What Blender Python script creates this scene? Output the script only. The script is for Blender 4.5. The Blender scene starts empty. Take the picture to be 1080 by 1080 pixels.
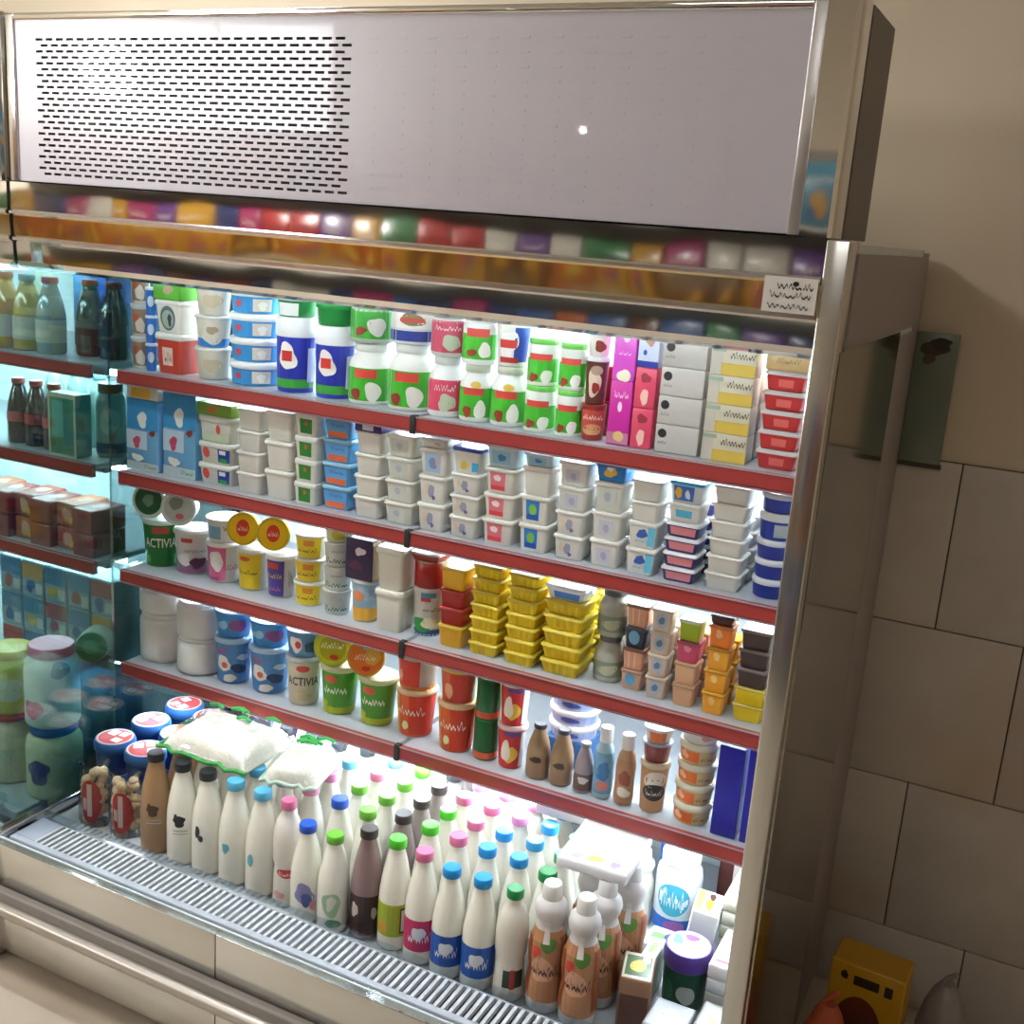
import bpy, math, random
from mathutils import Vector, Matrix, Euler
C = bpy.context.scene
COL = C.collection
# ------------------------------------------------------------------ camera
FPX = 1191.5536
cam_d = bpy.data.cameras.new('camera'); cam_d.sensor_width = 36.0
cam_d.lens = FPX / 1080.0 * 36.0
cam = bpy.data.objects.new('camera', cam_d); COL.objects.link(cam)
M = Matrix(((0.891832, -0.172046, 0.418372, 0.0), (0.446837, 0.190882, -0.874014, -1.65), (0.070511, 0.966418, 0.247111, 1.72), (0, 0, 0, 1)))
cam.matrix_world = M
C.camera = cam
# ------------------------------------------------------------------ world, exposure, lights
w = bpy.data.worlds.new('world'); C.world = w; w.use_nodes = True
w.node_tree.nodes['Background'].inputs[0].default_value = (0.75, 0.80, 0.9, 1)
w.node_tree.nodes['Background'].inputs[1].default_value = 0.10
C.view_settings.view_transform = 'Standard'; C.view_settings.look = 'None'
C.view_settings.gamma = 1.0; C.view_settings.use_curve_mapping = False
C.view_settings.exposure = -0.15
def area(name, loc, rot, sx, sy, e, col=(1, 1, 1), spread=180):
    l = bpy.data.lights.new(name, 'AREA'); l.shape = 'RECTANGLE'; l.size = sx; l.size_y = sy; l.energy = e; l.color = col
    l.spread = math.radians(spread)
    o = bpy.data.objects.new(name, l); COL.objects.link(o); o.location = loc; o.rotation_euler = rot
    return o
PI = math.pi
area('ceiling_and_fill_light', (-2.35, -0.48, 2.92), (0, 0, 0), 0.4, 0.4, 34, (1, 0.99, 0.97))
area('ceiling_and_fill_light', (-2.1, 0.25, 2.96), (0, 0, 0), 0.5, 0.3, 12, (1, 0.98, 0.95))  # added fill: brightens the back wall above the header's left end
area('ceiling_and_fill_light', (-3.6, -2.6, 2.96), (0, 0, 0), 1.2, 1.2, 10, (1, 0.99, 0.97))
area('ceiling_and_fill_light', (-0.5, -2.5, 2.96), (0, 0, 0), 1.0, 0.6, 13, (1, 0.97, 0.95))
# cold strip lamps of the cabinet: one light along every lamp tube
SHELF_Z = [('A', 1.345), ('B', 1.105), ('C', 0.870), ('D', 0.618)]
SHELF_E = {'A': 30.0, 'B': 32.0, 'C': 36.0, 'D': 100.0, 'top': 11.0}
SHELF_Y = {'D': .355}
for nm, zz in [('top', 1.60)] + SHELF_Z:
    for x0, x1 in ((-1.93, -1.19), (-1.13, -0.37)):
        area('shelf_light', ((x0 + x1) / 2, SHELF_Y.get(nm, .43), zz - 0.052), (math.radians(-16 if nm == 'D' else 10), 0, 0), x1 - x0, 0.02, SHELF_E[nm] * 0.5, (0.80, 0.93, 1.0))
area('canopy_fill_light', (-1.15, .085, 1.553), (0, 0, 0), 1.5, 0.02, 2.9, (.86, .95, 1.0), 76)  # added fill from the canopy edge, whitens the goods on the deck
for nm, zz in SHELF_Z[:3]:
    area('shelf_light', (-2.6, 0.46, zz - 0.052), (math.radians(12), 0, 0), 1.0, 0.02, 5, (0.78, 0.93, 1.0))

# ------------------------------------------------------------------ materials
MC = {}
def lin(h):
    h = h.lstrip('#'); v = [int(h[i:i + 2], 16) / 255 for i in (0, 2, 4)]
    return tuple((c / 12.92 if c <= .04045 else ((c + .055) / 1.055) ** 2.4) for c in v) + (1,)
def mat(h, rough=0.35, metal=0.0, spec=0.5, coat=0.0, var=0.06, scale=30.0):
    k = (h, rough, metal, spec, coat, var, scale)
    if k in MC: return MC[k]
    m = bpy.data.materials.new('plastic_' + h.strip('#')); m.use_nodes = True
    nt = m.node_tree; b = nt.nodes['Principled BSDF']
    b.inputs['Roughness'].default_value = rough; b.inputs['Metallic'].default_value = metal
    b.inputs['Specular IOR Level'].default_value = spec; b.inputs['Coat Weight'].default_value = coat
    c = lin(h)
    n = nt.nodes.new('ShaderNodeTexNoise'); n.inputs['Scale'].default_value = scale
    tc = nt.nodes.new('ShaderNodeTexCoord'); nt.links.new(tc.outputs['Object'], n.inputs['Vector'])
    mx = nt.nodes.new('ShaderNodeMix'); mx.data_type = 'RGBA'
    mx.inputs[6].default_value = tuple(x * (1 - var) for x in c[:3]) + (1,)
    mx.inputs[7].default_value = tuple(min(1, x * (1 + var)) for x in c[:3]) + (1,)
    nt.links.new(n.outputs['Fac'], mx.inputs[0]); nt.links.new(mx.outputs[2], b.inputs['Base Color'])
    MC[k] = m; return m
def thin_glass(name, col, gloss=0.06):
    if name in MC: return MC[name]
    m = bpy.data.materials.new(name); m.use_nodes = True; nt = m.node_tree; nt.nodes.clear()
    o = nt.nodes.new('ShaderNodeOutputMaterial'); t = nt.nodes.new('ShaderNodeBsdfTransparent'); g = nt.nodes.new('ShaderNodeBsdfGlossy')
    g.inputs['Roughness'].default_value = 0.03; t.inputs[0].default_value = col
    f = nt.nodes.new('ShaderNodeLayerWeight'); f.inputs[0].default_value = 0.25
    mth = nt.nodes.new('ShaderNodeMath'); mth.operation = 'MULTIPLY_ADD'; mth.inputs[1].default_value = 0.6; mth.inputs[2].default_value = gloss
    mx = nt.nodes.new('ShaderNodeMixShader')
    nt.links.new(f.outputs['Fresnel'], mth.inputs[0]); nt.links.new(mth.outputs[0], mx.inputs[0])
    nt.links.new(t.outputs[0], mx.inputs[1]); nt.links.new(g.outputs[0], mx.inputs[2]); nt.links.new(mx.outputs[0], o.inputs[0])
    MC[name] = m; return m
def emis(name, col, s):
    if name in MC: return MC[name]
    m = bpy.data.materials.new(name); m.use_nodes = True; b = m.node_tree.nodes['Principled BSDF']
    b.inputs['Base Color'].default_value = col; b.inputs['Emission Color'].default_value = col; b.inputs['Emission Strength'].default_value = s
    MC[name] = m; return m
def steel(name, col, rough, wav=0.0, wscale=3.0):
    if name in MC: return MC[name]
    m = bpy.data.materials.new(name); m.use_nodes = True; nt = m.node_tree; b = nt.nodes['Principled BSDF']
    b.inputs['Base Color'].default_value = col; b.inputs['Metallic'].default_value = 1; b.inputs['Roughness'].default_value = rough
    if wav:
        n = nt.nodes.new('ShaderNodeTexNoise'); n.inputs['Scale'].default_value = wscale; n.inputs['Detail'].default_value = 1
        tc = nt.nodes.new('ShaderNodeTexCoord'); nt.links.new(tc.outputs['Object'], n.inputs['Vector'])
        bp = nt.nodes.new('ShaderNodeBump'); bp.inputs['Strength'].default_value = wav; bp.inputs['Distance'].default_value = 0.02
        nt.links.new(n.outputs['Fac'], bp.inputs['Height']); nt.links.new(bp.outputs[0], b.inputs['Normal'])
    MC[name] = m; return m

# ------------------------------------------------------------------ mesh helpers
class MB:
    def __init__(s): s.v = []; s.f = []; s.mi = []; s.m = []; s.sm = []
    def slot(s, m):
        if m not in s.m: s.m.append(m)
        return s.m.index(m)
    def add(s, vs, fs, m, smooth=False):
        b = len(s.v); k = s.slot(m); s.v += [tuple(p) for p in vs]
        for f in fs: s.f.append([i + b for i in f]); s.mi.append(k); s.sm.append(smooth)
    def box(s, x0, x1, y0, y1, z0, z1, m, bev=0.0):
        if bev <= 0:
            vs = [(x, y, z) for z in (z0, z1) for y in (y0, y1) for x in (x0, x1)]
            s.add(vs, [(0, 2, 3, 1), (4, 5, 7, 6), (0, 1, 5, 4), (2, 6, 7, 3), (0, 4, 6, 2), (1, 3, 7, 5)], m); return
        cx, cy = (x0 + x1) / 2, (y0 + y1) / 2; hx, hy = (x1 - x0) / 2, (y1 - y0) / 2
        rs = []
        for (ins, z) in ((bev, z0), (bev * .3, z0 + bev * .3), (0, z0 + bev), (0, z1 - bev), (bev * .3, z1 - bev * .3), (bev, z1)):
            rs.append(ring(hx - ins, hy - ins, z, 'r', max(bev - ins, bev * .15), cx, cy))
        s.rings(rs, m)
    def rings(s, rs, m, capb=True, capt=True, smooth=True):
        n = len(rs[0]); vs = [p for r in rs for p in r]; fs = []
        for k in range(len(rs) - 1):
            for i in range(n):
                j = (i + 1) % n; fs.append((k * n + i, k * n + j, (k + 1) * n + j, (k + 1) * n + i))
        s.add(vs, fs, m, smooth)
        if capb: s.add(rs[0], [tuple(range(n))[::-1]], m)
        if capt: s.add(rs[-1], [tuple(range(n))], m)
    def tube(s, pts, r, m, n=10, cap=True):
        pts = [Vector(p) for p in pts]; rs = []
        for i, p in enumerate(pts):
            d = (pts[min(i + 1, len(pts) - 1)] - pts[max(i - 1, 0)]).normalized()
            a = d.orthogonal().normalized() if abs(d.z) > .9 or True else None
            up = Vector((0, 0, 1)) if abs(d.z) < .9 else Vector((1, 0, 0))
            a = d.cross(up).normalized(); b = d.cross(a)
            rr = r[i] if isinstance(r, (list, tuple)) else r
            rs.append([tuple(p + a * rr * math.cos(t * 2 * PI / n) + b * rr * math.sin(t * 2 * PI / n)) for t in range(n)])
        s.rings(rs, m, cap, cap)
    def data(s, name):
        me = bpy.data.meshes.new(name); me.from_pydata(s.v, [], s.f)
        for m in s.m: me.materials.append(m)
        me.polygons.foreach_set('material_index', s.mi); me.polygons.foreach_set('use_smooth', s.sm)
        me.update(); return me
    def obj(s, name, parent=None, loc=None):
        o = bpy.data.objects.new(name, s.data(name)); COL.objects.link(o)
        if parent: o.parent = parent
        if loc: o.location = loc
        return o
def ring(hx, hy, z, shape, r=None, cx=0, cy=0):
    out = []
    if shape == 'o':
        for i in range(24):
            t = i * 2 * PI / 24; out.append((cx + hx * math.cos(t), cy + hy * math.sin(t), z))
    else:
        r = min(hx, hy) * .22 if r is None else r
        r = min(r, hx * .99, hy * .99)
        for q, (sx, sy) in enumerate(((1, 1), (-1, 1), (-1, -1), (1, -1))):
            for k in range(4):
                t = q * PI / 2 + k * PI / 6
                out.append((cx + sx * (hx - r) + r * math.cos(t), cy + sy * (hy - r) + r * math.sin(t), z))
    return out
def tag(o, label, cat, group=None, kind=None):
    o['label'] = label; o['category'] = cat
    if group: o['group'] = group
    if kind: o['kind'] = kind
    return o
def empty(name, loc, rot=(0, 0, 0)):
    o = bpy.data.objects.new(name, None); COL.objects.link(o); o.location = loc; o.rotation_euler = rot; o.empty_display_size = .02; return o
def structure(o): o['kind'] = 'structure'; return o
TXT = {}
def text_mesh(s):
    if s not in TXT:
        cu = bpy.data.curves.new('t', 'FONT'); cu.body = s; cu.resolution_u = 2; cu.offset = 0.015
        o = bpy.data.objects.new('t', cu); COL.objects.link(o)
        dg = bpy.context.evaluated_depsgraph_get(); me = bpy.data.meshes.new_from_object(o.evaluated_get(dg))
        vs = [tuple(v.co) for v in me.vertices]; fs = [tuple(p.vertices) for p in me.polygons]
        bpy.data.objects.remove(o); bpy.data.meshes.remove(me)
        x0 = min(v[0] for v in vs); x1 = max(v[0] for v in vs); y0 = min(v[1] for v in vs); y1 = max(v[1] for v in vs)
        TXT[s] = ([((v[0] - x0) / (x1 - x0), (v[1] - y0) / (y1 - y0)) for v in vs], fs)
    return TXT[s]
def decor(mb, surf, items):
    """items drawn as thin print on the surface surf(x, z, lift)"""
    for k, d in enumerate(items):
        e = 0.0004 + 0.00025 * k; t = d[0]
        if t == 'r':
            _, x0, x1, z0, z1, c = d[:6]; nx = 10; vs = []; fs = []
            ny = 14 if z1 - z0 > .2 else 3
            for j in range(ny + 1):
                for i in range(nx + 1): vs.append(surf(x0 + (x1 - x0) * i / nx, z0 + (z1 - z0) * j / ny, e))
            for j in range(ny):
                for i in range(nx): a = j * (nx + 1) + i; fs.append((a, a + 1, a + nx + 2, a + nx + 1))
            mb.add(vs, fs, mat(c))
        elif t in 'eb':
            _, cx, cz, rx_, rz_, c = d[:6]; R = random.Random(d[6] if len(d) > 6 else 1); n = 18
            n = 24; h_ = [(R.uniform(.04, .2) / (q ** .5), R.uniform(0, 6.3), q) for q in (2, 3, 5)]
            rr = [1.0 if t == 'e' else .88 + sum(a * math.sin(q * i * 2 * PI / n + p_) for a, p_, q in h_) for i in range(n)]
            vs = [surf(cx, cz, e)]
            for q in (.5, 1.0):
                for i in range(n): vs.append(surf(cx + rx_ * q * rr[i] * math.cos(i * 2 * PI / n), cz + rz_ * q * rr[i] * math.sin(i * 2 * PI / n), e))
            fs = [(0, 1 + i, 1 + (i + 1) % n) for i in range(n)] + [(1 + i, 1 + n + i, 1 + n + (i + 1) % n, 1 + (i + 1) % n) for i in range(n)]
            mb.add(vs, fs, mat(c))
        elif t == 'q':   # flowing script: a wavy ribbon with dots above it
            _, x0, x1, z0, z1, c, sd = d; R = random.Random(sd); n = 54; vs = []; fs = []; th = (z1 - z0) * .11; ph = R.uniform(0, 6)
            am = [R.uniform(.15, 1.0) for _ in range(12)]
            zz = [z0 + (z1 - z0) * (.18 + .72 * am[i // 7 % 12] * (.5 + .5 * math.sin(i * .92 + ph))) for i in range(n + 1)]
            for i in range(n + 1):
                x = x0 + (x1 - x0) * i / n; vs += [surf(x, zz[i] - th, e), surf(x, zz[i] + th, e)]
            for i in range(n):
                if i in (16, 17, 37, 38): continue
                a = 2 * i; fs.append((a, a + 2, a + 3, a + 1))
            mb.add(vs, fs, mat(c))
        elif t == 't':
            _, s, x0, x1, z0, z1, c = d; vs, fs = text_mesh(s)
            mb.add([surf(x0 + (x1 - x0) * p[0], z0 + (z1 - z0) * p[1], e) for p in vs], fs, mat(c))
# profiles: lists of (scale, z fraction) for body and for lid
K = {
 'cup':   ('o', [(.74, 0), (.78, .02), (.93, .90)], [(.95, .90), (1.0, .905), (1.0, .955), (.96, .975), (.94, 1), ]),
 'cupi':  ('o', [(1.0, 0), (1.0, .05), (.97, .06), (.84, .96), (.80, 1)], None),
 'cupo':  ('o', [(.80, 0), (.84, .03), (.97, .93), (1.0, .94), (1.0, 1.0)], None),
 'flat':  ('o', [(.84, 0), (.87, .04), (.93, .72)], [(.96, .70), (1.0, .72), (1.0, .90), (.97, .95), (.94, 1)]),
 'pail':  ('o', [(.86, 0), (.88, .03), (.94, .74)], [(.97, .74), (1.0, .75), (1.0, .92), (.97, .96), (.94, 1)]),
 'tub':   ('r', [(.78, 0), (.81, .03), (.92, .86)], [(.95, .84), (1.0, .86), (1.0, .95), (.97, .98), (.95, 1)]),
 'tubr':  ('r', [(.84, 0), (.86, .03), (.95, .78)], [(.97, .76), (1.0, .78), (1.0, .94), (.97, .98), (.95, 1)]),
 'tray':  ('r', [(.80, 0), (.83, .05), (.94, .78), (.94, .8)], [(1.0, .79), (1.0, .90), (.95, .93), (.93, 1)]),
 'can':   ('o', [(.93, 0), (.97, .02), (.97, .96), (.93, .98)], [(.95, .96), (.97, .97), (.97, .995), (.93, 1)]),
 'jar':   ('o', [(.90, 0), (.98, .04), (1.0, .10), (1.0, .60), (.95, .68), (.78, .78), (.70, .82), (.68, .88)], [(.72, .86), (.76, .87), (.76, .985), (.72, 1)]),
 'jarw':  ('o', [(.92, 0), (.99, .05), (1.0, .12), (1.0, .80), (.95, .87), (.86, .90)], [(.88, .88), (.92, .89), (.92, .99), (.88, 1)]),
 'jarm':  ('o', [(.94, 0), (1.0, .04), (1.0, .80), (.95, .86), (.90, .89)], [(.93, .87), (.97, .88), (.97, .98), (.92, 1)]),
 'box':   ('x', [(1, 0), (1, 1)], None),
 'milk':  ('o', [(.88, 0), (.97, .015), (1.0, .04), (1.0, .42), (.97, .52), (.86, .64), (.66, .78), (.52, .86), (.46, .89), (.46, .92)], [(.53, .92), (.55, .925), (.55, .985), (.50, 1)]),
 'water': ('o', [(.86, 0), (.98, .02), (.95, .10), (.90, .30), (.84, .36), (.97, .44), (1.0, .60), (.93, .72), (.70, .82), (.44, .88), (.42, .92)], [(.50, .92), (.52, .925), (.52, .985), (.47, 1)]),
 'smooth': ('o', [(.86, 0), (.96, .02), (1.0, .10), (.98, .22), (.88, .32), (.98, .46), (.94, .58), (.72, .67), (.66, .70), (.80, .75), (.88, .80), (.80, .85), (.56, .885)], [(.52, .88), (.54, .885), (.50, .985), (.45, 1)]),
 'jug':   ('o', [(.90, 0), (.98, .02), (1.0, .06), (1.0, .70), (.96, .78), (.80, .86), (.74, .88)], [(.80, .87), (.84, .88), (.84, .98), (.80, 1)]),
 'slim':  ('o', [(.85, 0), (.95, .02), (1.0, .1), (.95, .35), (1.0, .55), (.85, .70), (.55, .78), (.5, .8)], [(.62, .79), (.66, .8), (.66, .97), (.6, 1)]),
}
PROTO = {}
def make_parts(kind, w_, d_, h, body, lid, dec, tdec=(), ribs=False, lidmat=None, bodymat=None):
    shape, pb, pl = K[kind]; hx, hy = w_ / 2, d_ / 2; res = []
    bm = bodymat or mat(body); lm = lidmat or mat(lid or body)
    mb = MB()
    if shape == 'x':
        mb.box(-hx, hx, -hy, hy, 0, h, bm, min(.002, h * .1))
    elif ribs:
        rs = []
        n = 48
        for s_, z in pb:
            base = ring(hx * s_, hy * s_, z * h, 'r', None); r2 = []
            m_ = len(base)
            for i in range(m_):
                a = Vector(base[i]); b = Vector(base[(i + 1) % m_]); L = (b - a).length
                q = 8 if L > hx * .6 else 1
                nrm = Vector(((b - a).y, -(b - a).x, 0)).normalized() if L > 0 else Vector((0, 0, 0))
                for t in range(q):
                    p = a.lerp(b, t / q) - nrm * (.0022 if (q > 1 and t % 2) else 0); r2.append(tuple(p))
            rs.append(r2)
        mb.rings(rs, bm, smooth=False)
    else:
        mb.rings([ring(hx * s_, hy * s_, z * h, shape) for s_, z in pb], bm)
    res.append(('body', mb))
    if pl:
        ml = MB(); ml.rings([ring(hx * s_, hy * s_, z * h, shape) for s_, z in pl], lm); res.append(('lid' if kind not in ('milk', 'water', 'smooth', 'slim', 'jug') else 'cap', ml))
    def sc(z):
        for a, b in zip(pb, pb[1:]):
            if a[1] <= z <= b[1]: return a[0] + (b[0] - a[0]) * (z - a[1]) / max(1e-6, b[1] - a[1])
        return pb[-1][0]
    def surf(x, z, e):
        s_ = sc(z)
        if shape == 'o':
            a = x * PI / 2; return ((hx * s_ + e) * math.sin(a), -(hy * s_ + e) * math.cos(a), z * h)
        if x <= 1: return (hx * s_ * x, -hy * s_ - e, z * h)
        return (hx * s_ + e, -hy * s_ + (x - 1) * hy * s_, z * h)
    if dec:
        md = MB(); decor(md, surf, dec); res.append(('label', md))
    if tdec:
        md = MB(); decor(md, lambda x, z, e: (hx * .93 * x, hy * .93 * z, h + e), tdec); res.append(('lid_label', md))
    return res
def place(key, args, kw, name, loc, rot=(0, 0, 0)):
    """an empty with its parts; meshes shared between repeats"""
    root = empty(name, loc, rot)
    if key not in PROTO:
        PROTO[key] = [(n, mb.data(n)) for n, mb in make_parts(*args, **kw)]
    for n, me in PROTO[key]:
        o = bpy.data.objects.new(n, me); COL.objects.link(o); o.parent = root
    return root

# ------------------------------------------------------------------ the room
def node_wall(name, base, tile):
    m = bpy.data.materials.new(name); m.use_nodes = True; nt = m.node_tree; b = nt.nodes['Principled BSDF']
    b.inputs['Roughness'].default_value = .75 if not tile else .42
    tc = nt.nodes.new('ShaderNodeTexCoord'); n = nt.nodes.new('ShaderNodeTexNoise'); n.inputs['Scale'].default_value = 2.2 if not tile else 4.5
    n.inputs['Detail'].default_value = 3 if not tile else 6
    nt.links.new(tc.outputs['Object'], n.inputs['Vector'])
    r = nt.nodes.new('ShaderNodeValToRGB'); nt.links.new(n.outputs['Fac'], r.inputs[0])
    r.color_ramp.elements[0].position = .35; r.color_ramp.elements[1].position = .7
    r.color_ramp.elements[0].color = lin(base[0]); r.color_ramp.elements[1].color = lin(base[1])
    out = r.outputs[0]
    if tile:
        n2 = nt.nodes.new('ShaderNodeTexNoise'); n2.inputs['Scale'].default_value = 2.6; nt.links.new(tc.outputs['Object'], n2.inputs['Vector'])
        r2 = nt.nodes.new('ShaderNodeValToRGB'); r2.color_ramp.elements[0].position = .56; r2.color_ramp.elements[1].position = .68
        nt.links.new(n2.outputs['Fac'], r2.inputs[0])
        mx = nt.nodes.new('ShaderNodeMix'); mx.data_type = 'RGBA'; mx.inputs[7].default_value = lin(base[2])
        mm = nt.nodes.new('ShaderNodeMath'); mm.operation = 'MULTIPLY'; mm.inputs[1].default_value = .45
        nt.links.new(r2.outputs[0], mm.inputs[0]); nt.links.new(mm.outputs[0], mx.inputs[0]); nt.links.new(r.outputs[0], mx.inputs[6]); out = mx.outputs[2]
    nt.links.new(out, b.inputs['Base Color'])
    return m
PAINT = node_wall('beige_paint', ['CDBFA9', 'D5C8B2'], False)
TILE = node_wall('marble_tile', ['C2BAB2', 'D0CAC2', 'C0A078'], True)
GROUT = mat('5f564d', .9, var=.1)
FLOORM = node_wall('floor_tile', ['B7A998', 'C6BAA9', 'B5A084'], True)
CEILM = mat('cfcac0', .9)
mb = MB(); mb.box(-6.2, 1.9, -4.4, 1.1, -.1, 0, FLOORM); structure(mb.obj('floor'))
mb = MB(); mb.box(-6.2, 1.9, -4.4, 1.1, 3.0, 3.1, CEILM); structure(mb.obj('ceiling'))
mb = MB(); mb.box(-6.2, 1.9, .885, 1.1, 0, 3.0, PAINT); structure(mb.obj('wall_back'))
mb = MB(); mb.box(1.7, 1.9, -4.4, .885, 0, 3.0, PAINT); structure(mb.obj('wall_right'))
mb = MB(); mb.box(-6.3, -6.2, -4.4, 1.1, 0, 3.0, PAINT); structure(mb.obj('wall_left'))
mb = MB(); mb.box(-6.2, 1.9, -4.5, -4.4, 0, 3.0, PAINT); structure(mb.obj('wall_front'))
mb = MB(); mb.box(-6.1, -4.3, -4.399, -4.39, 1.5, 2.8, emis('glare_panel_glow', (.95, .98, 1, 1), 11)); wo = structure(mb.obj('added_glare_panel_1'))  # added glowing panel, gives the header's left side its glare
mb = MB(); [mb.box(a, b, -4.389, -4.36, c, d, mat('8a8680', .5)) for a, b, c, d in ((-6.15, -4.25, 2.8, 2.86), (-6.15, -4.25, 1.44, 1.5), (-6.16, -6.1, 1.5, 2.8), (-4.3, -4.24, 1.5, 2.8), (-5.22, -5.18, 1.5, 2.8))]; wf = mb.obj('glare_panel_frame', wo)  # surround of the added glowing panel
# tiled dado of the back wall: square tiles in running bond, a hand's breadth below eye height
tl = MB(); tl.box(-.9, 1.7, .8815, .885, 0, 1.296, GROUT)
P = .3695
for k in range(4):
    z1 = 1.296 - k * P; z0 = max(.001, z1 - P)
    off = -.165 if k in (0, 2) else .015
    x = off - 3 * P
    while x < 1.7:
        tl.box(max(x + .0015, -.9), min(x + P - .0015, 1.698), .874, .8816, z0 + .0015, z1 - .0015, TILE, .0012); x += P
structure(tl.obj('trim_1'))

# ------------------------------------------------------------------ refrigerated display cabinets
MIRROR = steel('mirror_steel', (.80, .79, .77, 1), .045, .06, 5)
MIRROR2 = steel('bright_steel', (.86, .86, .86, 1), .16, .05, 9)
BRUSH = steel('brushed_steel', (.62, .61, .60, 1), .34, .03, 30)
DARKM = steel('dark_mirror', (.56, .54, .51, 1), .10, .03, 2)
LILAC = mat('a39a9b', .5)
WHITE_S = mat('c6c3d0', .27, spec=1.0, coat=.8, var=.02)
INNER = mat('dfe6ea', .5)
SHELFM = mat('a3a8ad', .30, spec=.6)
RAILM = mat('98332F', .38, coat=.25, var=.08)
RAILM2 = mat('8f3a3c', .4)
DARK = mat('1b1d20', .6)
LAMP = emis('lamp_tube', (.85, .95, 1, 1), 40)
BASEP = steel('base_steel', (.66, .66, .64, 1), .22, .04, 4)
ACR = thin_glass('clear_acrylic', (.86, .93, .97, 1), .05)
TEAL = thin_glass('teal_glass', (.60, .76, .75, 1), .06)
def header(par, x0, x1, vented):
    # white sheet with a punched vent, framed in mirror steel
    s = MB(); y = 0.0
    zt, zb = 2.030, 1.733; sx0, sx1 = x0 + .022, x1 - .068
    if vented:
        vx0, vx1 = sx0 + .055, sx0 + .055 + .72; rows = 24; vz1, vz0 = 2.003, 1.747; rh = (vz1 - vz0) / rows; n = 27; pw = (vx1 - vx0) / n
        def q(a, b, c, d): s.add([(a, y, c), (b, y, c), (b, y, d), (a, y, d)], [(0, 1, 2, 3)], WHITE_S)
        q(sx0, sx1, vz1, zt); q(sx0, sx1, zb, vz0)
        for r in range(rows):
            zz = vz1 - r * rh; h = rh * .42
            q(sx0, sx1, zz - rh + h, zz)
            o = pw / 2 if r % 2 else 0
            q(sx0, vx0 + o, zz - rh, zz - rh + h)
            for i in range(n):
                a = vx0 + o + i * pw
                if a + pw > vx1 + .02: break
                q(a + pw * .70, a + pw, zz - rh, zz - rh + h); last = a + pw
            q(last, sx1, zz - rh, zz - rh + h)
            # unpunched dimples over the rest of the sheet
            if r % 2 == 0:
                for i in range(12):
                    a = vx1 + .04 + i * .055
                    if a < sx1 - .03: s.box(a, a + .016, y - .0006, y, zz - rh + h * .3, zz - rh + h, WHITE_S)
    else:
        s.add([(sx0, y, zb), (sx1, y, zb), (sx1, y, zt), (sx0, y, zt)], [(0, 1, 2, 3)], WHITE_S)
    s.obj('vented_front_panel' if vented else 'front_panel', par)
    f = MB()
    f.box(x0, sx0, -.004, .06, 1.731, 2.040, MIRROR2, .002)
    f.box(sx0, sx1, -.004, .03, zt, 2.042, MIRROR, .002)
    f.box(sx1, sx1 + .018, -.004, .03, 1.731, 2.040, BRUSH, .002)
    rs = []
    for z in (1.731, 2.046):   # corner pillar with a rounded outer edge
        rs.append([(sx1 + .019, -.008, z), (x1 - .010, -.008, z), (x1 - .004, -.005, z), (x1 - .001, .004, z), (x1 - .001, .05, z), (sx1 + .019, .05, z)])
    f.rings(rs, MIRROR, smooth=False)
    f.obj('steel_frame', par)
    c = MB(); c.box(x0, x1, .055, .24, 1.731, 2.044, mat('77706b', .5)); c.box(x0 + .01, x1 - .01, .0304, .054, 1.735, 2.04, mat('55555c', .8)); c.obj('lamp_box_housing', par)
def canopy(par, x0, x1):
    s = MB()
    prof = [(-.006, 1.730), (-.006, 1.677), (-.011, 1.674), (-.011, 1.669), (-.002, 1.665), (.000, 1.626), (-.005, 1.623), (-.005, 1.617), (.004, 1.613), (.006, 1.576), (.010, 1.566), (.022, 1.559), (.20, 1.60), (.20, 1.730)]
    for a in range(len(prof) - 1):
        (y0, z0), (y1, z1) = prof[a], prof[a + 1]; n = 12; m = MIRROR if a not in (1, 2, 6) else MIRROR2
        if a == 4: m = steel('gold_reflection_steel', (.78, .66, .42, 1), .06, .10, 6)  # gold reflection of the goods opposite, put into the steel's colour
        vs = []; fs = []
        for i in range(n + 1): x = x0 + (x1 - x0) * i / n; vs += [(x, y0, z0), (x, y1, z1)]
        for i in range(n): b = 2 * i; fs.append((b, b + 1, b + 3, b + 2))
        s.add(vs, fs, m)
    s.add([(x1, y, z) for y, z in prof], [tuple(range(len(prof)))], MIRROR2); s.add([(x0, y, z) for y, z in prof], [tuple(range(len(prof)))[::-1]], MIRROR2)
    s.obj('mirror_canopy', par)
def shelf(par, x0, x1, z):
    ly = .355 if z < .7 else .43
    s = MB(); s.box(x0, x1, .300, .745, z - .014, z, SHELFM, .002); s.box(x0 + .01, x1 - .01, .34, .36, z - .03, z - .0145, SHELFM)
    so = s.obj('shelf', par)
    r = MB(); rs = []
    for x in (x0, x1):
        rs.append([(x, .299, z + .001), (x, .291, z + .001), (x, .288, z - .002), (x, .287, z - .026), (x, .290, z - .030), (x, .299, z - .030)])
    r.rings(rs, RAILM, smooth=False)
    # clear lips along both edges of the rail
    r.box(x0, x1, .2855, .2875, z - .0005, z + .002, mat('9d8f94', .3)); r.box(x0, x1, .2860, .2885, z - .0315, z - .0285, mat('8d6f72', .3))
    r.obj('price_rail', so)
    if x1 < -1.10 and x0 > -2: c = MB(); c.box(x1 - .003, x1 + .010, .284, .2995, z - .034, z + .004, DARK, .001); c.obj('rail_clip', so)
    l = MB(); l.tube([(x0 + .04, ly, z - .036), (x1 - .04, ly, z - .036)], .009, LAMP); l.box(x0 + .03, x1 - .03, ly - .015, ly + .015, z - .026, z - .0145, mat('f0f0f0', .4)); l.obj('lamp_tube', so)
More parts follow.
